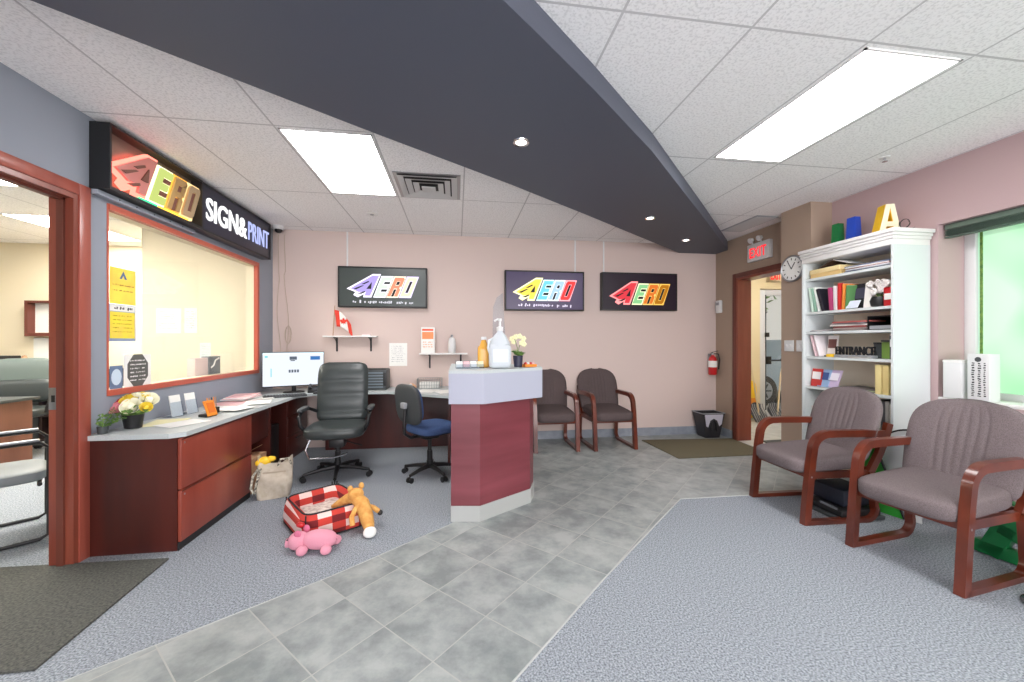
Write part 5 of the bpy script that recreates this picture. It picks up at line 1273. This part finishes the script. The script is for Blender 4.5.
# blind head rail at the window
t = thing('window_blind', 'raised dark green slatted blind under the head of the green window', 'blind', (3.80, 1.13, 2.235), -PI/2)
MB().bb(-1.42, 1.42, -.02, .03, -.03, .012, .002).build('head_rail', mat('green_grey_rail', (96, 112, 100), .4), t)
m = MB()
for k in range(6): m.bb(-1.42, 1.42, -.018, .026, -.040-.007*k, -.037-.007*k)
m.bb(-1.42, 1.42, -.018, .026, -.095, -.083, .002); m.build('slats', mat('dark_green_slats', (66, 84, 74), .45), t, False)

# ================================================================== NOTICES ON THE OFFICE WINDOW
def pane_card(y0, y1, z0, z1, label, build, name='poster', cat='poster', x=-2.2835, grp=None):
    t = thing(name, label, cat, (x, (y0+y1)/2, (z0+z1)/2), PI/2, grp); build(t, (y1-y0)/2, (z1-z0)/2); return t
def b1(t, a, h):
    MB().bb(-a, a, -.003, -.001, -h, h).build('sheet', mat('amber_poster', (248, 210, 86), .6, noise=(7, (250, 232, 90), 1)), t)
    m = MB(); rnd = random.Random(1)
    m.prismy([(-.03, h*.4), (0, h*.85), (.03, h*.4), (.012, h*.4), (0, h*.6), (-.012, h*.4)], -.004, -.003); m.build('blue_emblem', mat('slate_blue_ink', (90, 110, 150), .6), t, False)
    m = MB(); scribble(m, -a*.8, a*.8, h*.05, .012, -.0035, rnd); scribble(m, -a*.8, a*.7, -h*.25, .010, -.0035, rnd); m.build('printing', mat('ochre_ink', (196, 140, 50), .6), t, False)
pane_card(2.935, 3.145, 1.59, 1.835, 'amber notice with small blue emblem, upper one at the near edge of the office window', b1)
def b2(t, a, h):
    MB().bb(-a-.012, a+.012, -.002, -.001, -h-.02, h+.05).build('backing', mat('blue_grey_backing', (140, 156, 190), .6), t)
    MB().bb(-a, a, -.004, -.002, -h, h).build('sheet', 'poster_yellow', t)
    MB().bb(-a, a, -.004, -.002, h+.004, h+.046).build('white_strip', 'paper', t)
    m = MB(); rnd = random.Random(2); scribble(m, -a*.7, a*.8, h+.025, .022, -.0045, rnd); m.build('dark_heading', 'black_soft', t, False)
    m = MB(); [scribble(m, -a*.8, a*.75, h*.7-k*h*.3, .009, -.0045, rnd) for k in range(5)]; m.build('printing', mat('ochre_ink_b', (200, 170, 30), .6), t, False)
pane_card(2.935, 3.135, 1.355, 1.535, 'bright yellow notice on blue backing, below the amber one on the office window', b2)
def b3(t, a, h):
    MB().bb(-a, a, -.003, -.001, -h, h).build('sheet', 'paper', t)
    R_ = min(a, h)*.88; pts = [(R_*math.cos(PI/8+k*PI/4), R_*1.25*math.sin(PI/8+k*PI/4)) for k in range(8)]
    MB().prismy(pts, -.004, -.003).build('octagon', mat('dark_grey_octagon', (92, 92, 88), .6), t, False)
    m = MB(); rnd = random.Random(3); [scribble(m, -R_*.7, R_*.6, R_*.7-k*R_*.28, .012, -.0048, rnd) for k in range(6)]; m.build('printing', 'paper', t, False)
pane_card(3.045, 3.285, 1.015, 1.24, 'white notice with a dark grey octagon low on the office window', b3)
def b4(t, a, h):
    MB().bb(-a, a, -.003, -.001, -h, h).build('sheet', mat('steel_blue_card', (106, 128, 160), .6), t)
    MB().prismy([(a*.8*math.cos(k*PI/8), a*1.1*math.sin(k*PI/8)) for k in range(16)], -.004, -.003).build('pale_disc', mat('ice_blue', (206, 224, 240), .6), t, False)
pane_card(2.935, 3.035, 1.015, 1.17, 'small blue card with a pale disc at the bottom near corner of the office window', b4, 'card', 'card')
# leaflet boxes on the office side sill
t = thing('leaflet_box', 'grey and pink patterned leaflet box on the office window sill', 'box', (-2.40, 4.22, .975), PI/2)
MB().bb(-.17, .10, -.02, .05, 0, .20, .003).build('box', mat('pale_pink_box', (236, 214, 210), .6), t)
MB().bb(.02, .20, -.035, .04, 0, .21, .003).build('grey_box', mat('mid_grey_print', (122, 124, 126), .6), t)
MB().tube([(.04, -.037, .10), (.08, -.037, .12), (.11, -.037, .17), (.17, -.037, .19)], .008, 6).build('white_swirl', 'paper', t)
t.location.x = -2.46; 
o = MB().bb(-2.56, -2.41, 3.0, 4.83, .93, .972, .003).build('window_ledge', 'cream'); tag(o, 'cream ledge along the office side of the long window', 'ledge')
# papers on the office wall seen through the glass
for x, z, w_, h_, lb, sd in ((-3.43, 1.585, .27, .30, 'pale blue-white sheet pinned to the cream office wall seen through the window, left', 3), (-3.19, 1.59, .14, .30, 'narrow white sheet pinned right of the pale blue one on the office wall', 4), (-3.03, 1.22, .12, .20, 'small faint sheet low on the cream office wall', 5)):
    notice(x, z, w_, h_, lb, 8, mat('office_sheet', (226, 234, 232), .8), 'grey', sd, 'sheets on the office wall')

# ================================================================== OFFICE BEYOND THE DOORWAY
t = thing('office_desk', 'brown wood desk inside the left office', 'desk', (-5.0, 4.2, 0))
MB().bb(-.38, .38, -.78, .78, 0, .70).build('body', mat('walnut_panel', (118, 72, 56), .45, noise=(6, (140, 90, 70), 5, (1, 1, .15))), t)
MB().bb(-.42, .42, -.82, .82, .70, .73, .004).build('desktop', 'charcoal', t)
t = thing('paper_pile', 'white papers on the near end of the office desk', 'papers', (-4.82, 4.5, .731))
for k in range(3): MB().box((.02*k, .05*k, .004+.006*k), (.3, .22, .005), (0, 0, .3*k)).build('paper', 'paper', t)
t = thing('office_chair', 'black swivel chair with grey back behind the office desk, seen through the doorway', 'chair', (-5.12, 5.35, 0), .5)
star_base(t, .3, .1, 0)
MB().sell((0, 0, .5), (.52, .5, .12), .5, .5).build('seat', 'leather', t)
MB().sell((0, .22, .86), (.62, .12, .55), .5, .4, (-.15, 0, 0)).build('backrest', mat('grey_green_leather', (96, 108, 104), .35), t); MB().sell((0, .17, .74), (.56, .10, .28), .5, .4, (-.15, 0, 0)).build('lumbar_pad', 'leather', t)
for s_ in (-1, 1): MB().tube([(s_*.27, .18, .60), (s_*.31, .0, .70), (s_*.31, -.18, .68), (s_*.27, -.18, .50)], .02, 8).build('armrest', 'black', t)
# credenza with printer at far wall
t = thing('credenza', 'low dark cabinet along the far office wall', 'cabinet', (-6.3, 6.2, 0))
MB().bb(-.7, .75, -.22, .245, 0, .95).build('body', 'charcoal', t); MB().bb(-.72, .77, -.24, .247, .95, .98, .003).build('top', 'counter', t)
for k in range(3): MB().bb(-.68+.48*k, -.23+.48*k, -.238, -.22, .05, .93, .003).build('door', 'black_soft', t)
t = thing('flat_printer', 'black flat machine on the dark cabinet in the far office', 'printer', (-6.25, 6.2, .981))
MB().bb(-.35, .2, -.16, .18, 0, .16, .01).build('body', 'black', t); MB().bb(-.2, .05, -.163, -.16, .04, .10).build('display', 'grey', t)
t = thing('small_figurine', 'tiny brown ornament on the dark cabinet in the far office', 'ornament', (-5.80, 6.15, .981)); MB().lathe([(.04, 0), (.045, .02), (.02, .08), (.035, .12), (.02, .16), (.001, .17)], 14).build('figure', 'cardboard', t); MB().bb(-.05, .05, -.05, .05, 0, .012).build('base', 'black', t)
# wall frames / shelf unit
t = thing('wall_cubby', 'dark brown wall frame with white panel in the office seen through the doorway', 'shelf', (-5.55, YB+1.228, 1.66))
m = MB(); m.bb(-.42, .3, -.12, -.001, .22, .25); m.bb(-.42, .3, -.12, -.001, -.25, -.2); m.bb(-.42, -.38, -.12, -.001, -.2, .22); m.bb(.26, .3, -.12, -.001, -.2, .22); m.build('frame', 'frame_dark', t)
MB().bb(-.38, .26, -.02, -.003, -.2, .22).build('panel', 'paper', t)
t = thing('wall_poster_board', 'white framed panel below the brown wall frame in the office', 'panel', (-5.5, YB+1.228, 1.22))
MB().bb(-.45, .3, -.02, -.001, -.19, .17).build('panel', 'paper', t); MB().bb(-.47, .32, -.024, -.001, -.215, -.19).build('lower_rail', 'frame_dark', t)
t = thing('bookshelf', 'dark low shelf with blue and white files behind the office desk', 'shelf', (-5.35, 6.22, 0))
m = MB(); m.bb(-.18, -.15, -.18, .22, 0, .95); m.bb(.5, .53, -.18, .22, 0, .95)
for z in (.03, .34, .65, .93): m.bb(-.15, .5, -.18, .22, z-.012, z+.012)
m.bb(-.15, .5, .2, .22, 0, .93); m.build('carcass', mat('dark_espresso', (48, 32, 30), .5), t)
for k in range(9): o = MB().bb(-.02, .02, -.1, .12, 0, .22+.01*(k % 3), .002).build('file', [M['blue'], M['paper'], M['charcoal']][k % 3]); o.location = (-5.43+.06*k, 6.22, .353); tag(o, ['blue', 'white', 'dark'][k % 3]+' file standing on the dark office shelf', 'file', ['blue files on the office shelf', 'white files on the office shelf', 'dark files on the office shelf'][k % 3])
# guest chair near the doorway
t = thing('guest_chair', 'grey guest chair with thin metal arms just inside the left doorway', 'chair', (-3.08, 3.07, 0), math.radians(133))
for s_ in (-1, 1):
    MB().tube([(s_*.26, .25, .66), (s_*.26, -.20, .66), (s_*.26, -.24, .62), (s_*.26, -.24, .04), (s_*.26, -.20, .014), (s_*.26, .27, .014)], .012, 8).build('side_frame', 'black', t)
    MB().bb(s_*.26-.02, s_*.26+.02, -.2, .24, .668, .685, .005).build('arm_pad', 'steel', t)
MB().sell((0, 0, .43), (.50, .48, .09), .4, .4).build('seat', mat('mid_grey_vinyl', (132, 138, 140), .5), t); MB().sell((0, .25, .70), (.48, .07, .36), .4, .4, (-.1, 0, 0)).build('backrest', 'charcoal', t)
MB().tube([(-.26, .22, .42), (.26, .22, .42)], .012, 8).tube([(-.26, -.2, .38), (.26, -.2, .38)], .012, 8).build('cross_bar', 'black', t)
# picture frame standing lines: vertical blind in far office
t = thing('vertical_blind', 'cream vertical blind hanging at the left end of the far office wall', 'blind', (-6.95, 6.42, 0))
MB().bb(-.5, .46, -.05, .0, 2.60, 2.66, .003).build('head_rail', 'white', t)
for k in range(10): MB().box((-.46+.1*k, -.025, 1.85), (.09, .003, 1.5), (0, 0, .35)).build('vane', 'paper_cream', t)

# ================================================================== ENTRANCE VESTIBULE AND OUTDOORS
t = thing('glass_door', 'white framed glass outer door of the vestibule', 'door', (5.93, 6.34, 0.0))
m = MB(); m.bb(-.57, -.45, -.04, .04, .0025, 2.27, .004); m.bb(.45, .57, -.04, .04, .0025, 2.27, .004); m.bb(-.45, .45, -.04, .04, 2.18, 2.27); m.bb(-.45, .45, -.04, .04, .0025, .10)
m.build('frame', 'plastic_white', t)
m = MB(); m.bb(-.45, -.41, -.02, .02, .10, 2.18); m.bb(.41, .45, -.02, .02, .10, 2.18); m.build('leaf_stile', 'charcoal', t)
MB().bb(-.41, .41, -.003, .003, .10, 2.18).build('glass_pane', 'glass', t)
m = MB().cyl((-.38, -.05, 1.0), (.38, -.05, 1.0), .014).build('push_bar', 'charcoal', t); MB().bb(-.42, -.34, -.06, -.02, .93, 1.07, .005).bb(-.46, -.38, -.06, -.02, 1.42, 1.5, .004).build('lock_box', 'black', t)
# long-handled pushers
def shovel(x, y, lean, label, bw, dz):
    t = thing('snow_shovel', label, 'shovel', (x, y, .003), 0, 'tools in the vestibule')
    MB().tube([(0, -.05, .10), (lean*.5, .05, .72), (lean, .13, dz)], .014, 8).build('handle', mat('pale_wood_handle', (222, 204, 168), .6), t)
    MB().tube([(lean-.045, .14, dz+.10), (lean-.03, .135, dz+.02), (lean, .13, dz), (lean+.03, .135, dz+.02), (lean+.045, .14, dz+.10), (lean-.045, .14, dz+.10)], .010, 8).build('grip', 'black', t)
    mb = MB(); n_ = 33; g = {}
    for i in range(n_):
        u = i/(n_-1)-.5
        for j in range(9):
            v = j/8; a = v*1.5
            yy = -.14+.16*math.sin(a)+.012*abs(math.sin(u*PI*6)); g[i, j] = mb.bm.verts.new((u*bw, yy-.0, .004+.30*v*(1-.5*abs(2*u)**3*v)))
    for i in range(n_-1):
        for j in range(8): mb.bm.faces.new((g[i, j], g[i+1, j], g[i+1, j+1], g[i, j+1]))
    o = mb.build('scoop', mat('black_ribbed_plastic', (54, 60, 66), .35), t, True, 80); sm = o.modifiers.new('s', 'SOLIDIFY'); sm.thickness = .006
    m_ = MB()
    for k in range(7): u = (k+.5)/7-.5; m_.tube([(u*bw, -.15, .01), (u*bw, -.075, .12), (u*bw, -.0, .22), (u*bw, .015, .28)], .008, 6)
    m_.build('rib', 'grey', t)
shovel(5.02, 5.95, -.06, 'ribbed dark snow shovel with D-grip leaning on the vestibule wall, left one', .26, 1.27)
shovel(5.36, 5.95, .30, 'ribbed dark snow shovel in front of the glass door frame, right one', .26, 1.10)
t = thing('yellow_bag', 'bright yellow bag of salt standing by the vestibule wall', 'bag', (5.02, 6.17, .003)); MB().sell((0, 0, .33), (.30, .16, .66), .5, .5).build('sack', 'yellow', t); MB().bb(-.1, .1, -.085, -.07, .2, .36, .004).build('printed_panel', 'orange', t)

# outdoors
o = struct('ground_1', MB().bb(-14, 40, 6.6, 60, -.12, -.02), mat('asphalt', (138, 140, 142), .9, noise=(30, (160, 160, 160), 4)))
o = struct('ground_2', MB().bb(3.97, 60, -20, 3.4, -.12, -.02), mat('pavement', (186, 192, 184), .9))
t = thing('parked_car', 'silver grey car parked outside the glass door', 'car', (7.65, 8.3, -.02))
bp_ = mat('silver_blue_paint', (150, 164, 176), .3, metal=.3, coat=.5)
prof = [(-1.9, .32), (-1.95, .55), (-1.8, .80), (-.95, .95), (-.35, 1.38), (.9, 1.42), (1.75, 1.05), (2.2, .95), (2.25, .4), (2.1, .3)]
MB().prismy(prof, -.82, .82).build('body', bp_, t, True)
MB().prismy([(-.80, .97), (-.32, 1.33), (.3, 1.36), (.3, .97)], -.826, -.82).prismy([(.36, .97), (.36, 1.36), (.86, 1.36), (1.5, 1.02)], -.826, -.82).build('side_window', 'black', t, False)
for x in (-1.25, 1.45):
    for y in (-.80, .80):
        wh = MB().cyl((x, y-.10, .32), (x, y+.10, .32), .32, n=32).build('tyre', 'black_soft', t)
        m = MB().cyl((x, y-.115, .32), (x, y+.115, .32), .20, n=24); m.build('rim', 'steel', wh)
        m = MB()
        for k in range(6): a = k*PI/3; m.box((x+.09*math.cos(a), y-.118, .32+.09*math.sin(a)), (.15, .008, .03), (0, -a, 0))
        m.build('spoke', 'charcoal', wh)
MB().bb(-1.93, -1.7, -.826, -.55, .58, .72, .03).build('headlamp', 'acrylic', t)
t = thing('far_building', 'pale building with dark windows across the parking lot', 'building', (16, 30, -.02))
MB().bb(-9, 9, -3, 3, 0, 6).build('wall', 'white', t)
for k in range(6):
    for z in (1.2, 3.8): MB().bb(-8+2.7*k, -6.4+2.7*k, -3.03, -3, z, z+1.2).build('window', 'steel', t)
MB().bb(-9.2, 9.2, -3.2, 3.2, 6, 6.3).build('roof', 'charcoal', t)
def tree(x, y, h, label, seed):
    t = thing('tree', label, 'tree', (x, y, -.02), 0, 'trees outside'); rnd = random.Random(seed)
    m = MB().tube([(0, 0, 0), (.05, 0, h*.3), (-.05, .05, h*.6), (0, 0, h*.9)], .1, 10, rs=[.16, .12, .08, .03])
    for k in range(9):
        a = k*2.4; z = h*(.3+.06*k); m.tube([(0, 0, z), (.5*math.cos(a), .5*math.sin(a), z+.4), (1.1*math.cos(a), 1.1*math.sin(a), z+.7)], .03, 6, rs=[.045, .03, .012])
    m.build('trunk', mat('grey_bark', (92, 84, 78), .9), t)
    m = MB()
    for k in range(900):
        a = rnd.uniform(0, 6.28); r = rnd.uniform(.2, 1.5); z = h*.42+rnd.random()*h*.6; r *= math.sin(max(.15, min(1, (z/h-.35)/.65))*PI*.9)+.15
        c = Vector((r*math.cos(a), r*math.sin(a), z)); d = Vector((rnd.uniform(-1, 1), rnd.uniform(-1, 1), rnd.uniform(-1, 1))).normalized()*.12; e_ = d.orthogonal().normalized()*.06
        v = [m.bm.verts.new(q) for q in (c-d, c+e_, c+d, c-e_)]; m.bm.faces.new(v)
    m.build('foliage', 'leaf', t, False)
tree(8.2, 10.6, 5.2, 'leafy tree outside to the right of the glass door', 1)
tree(12.6, 17.0, 6.0, 'farther leafy tree behind the parked car', 2)
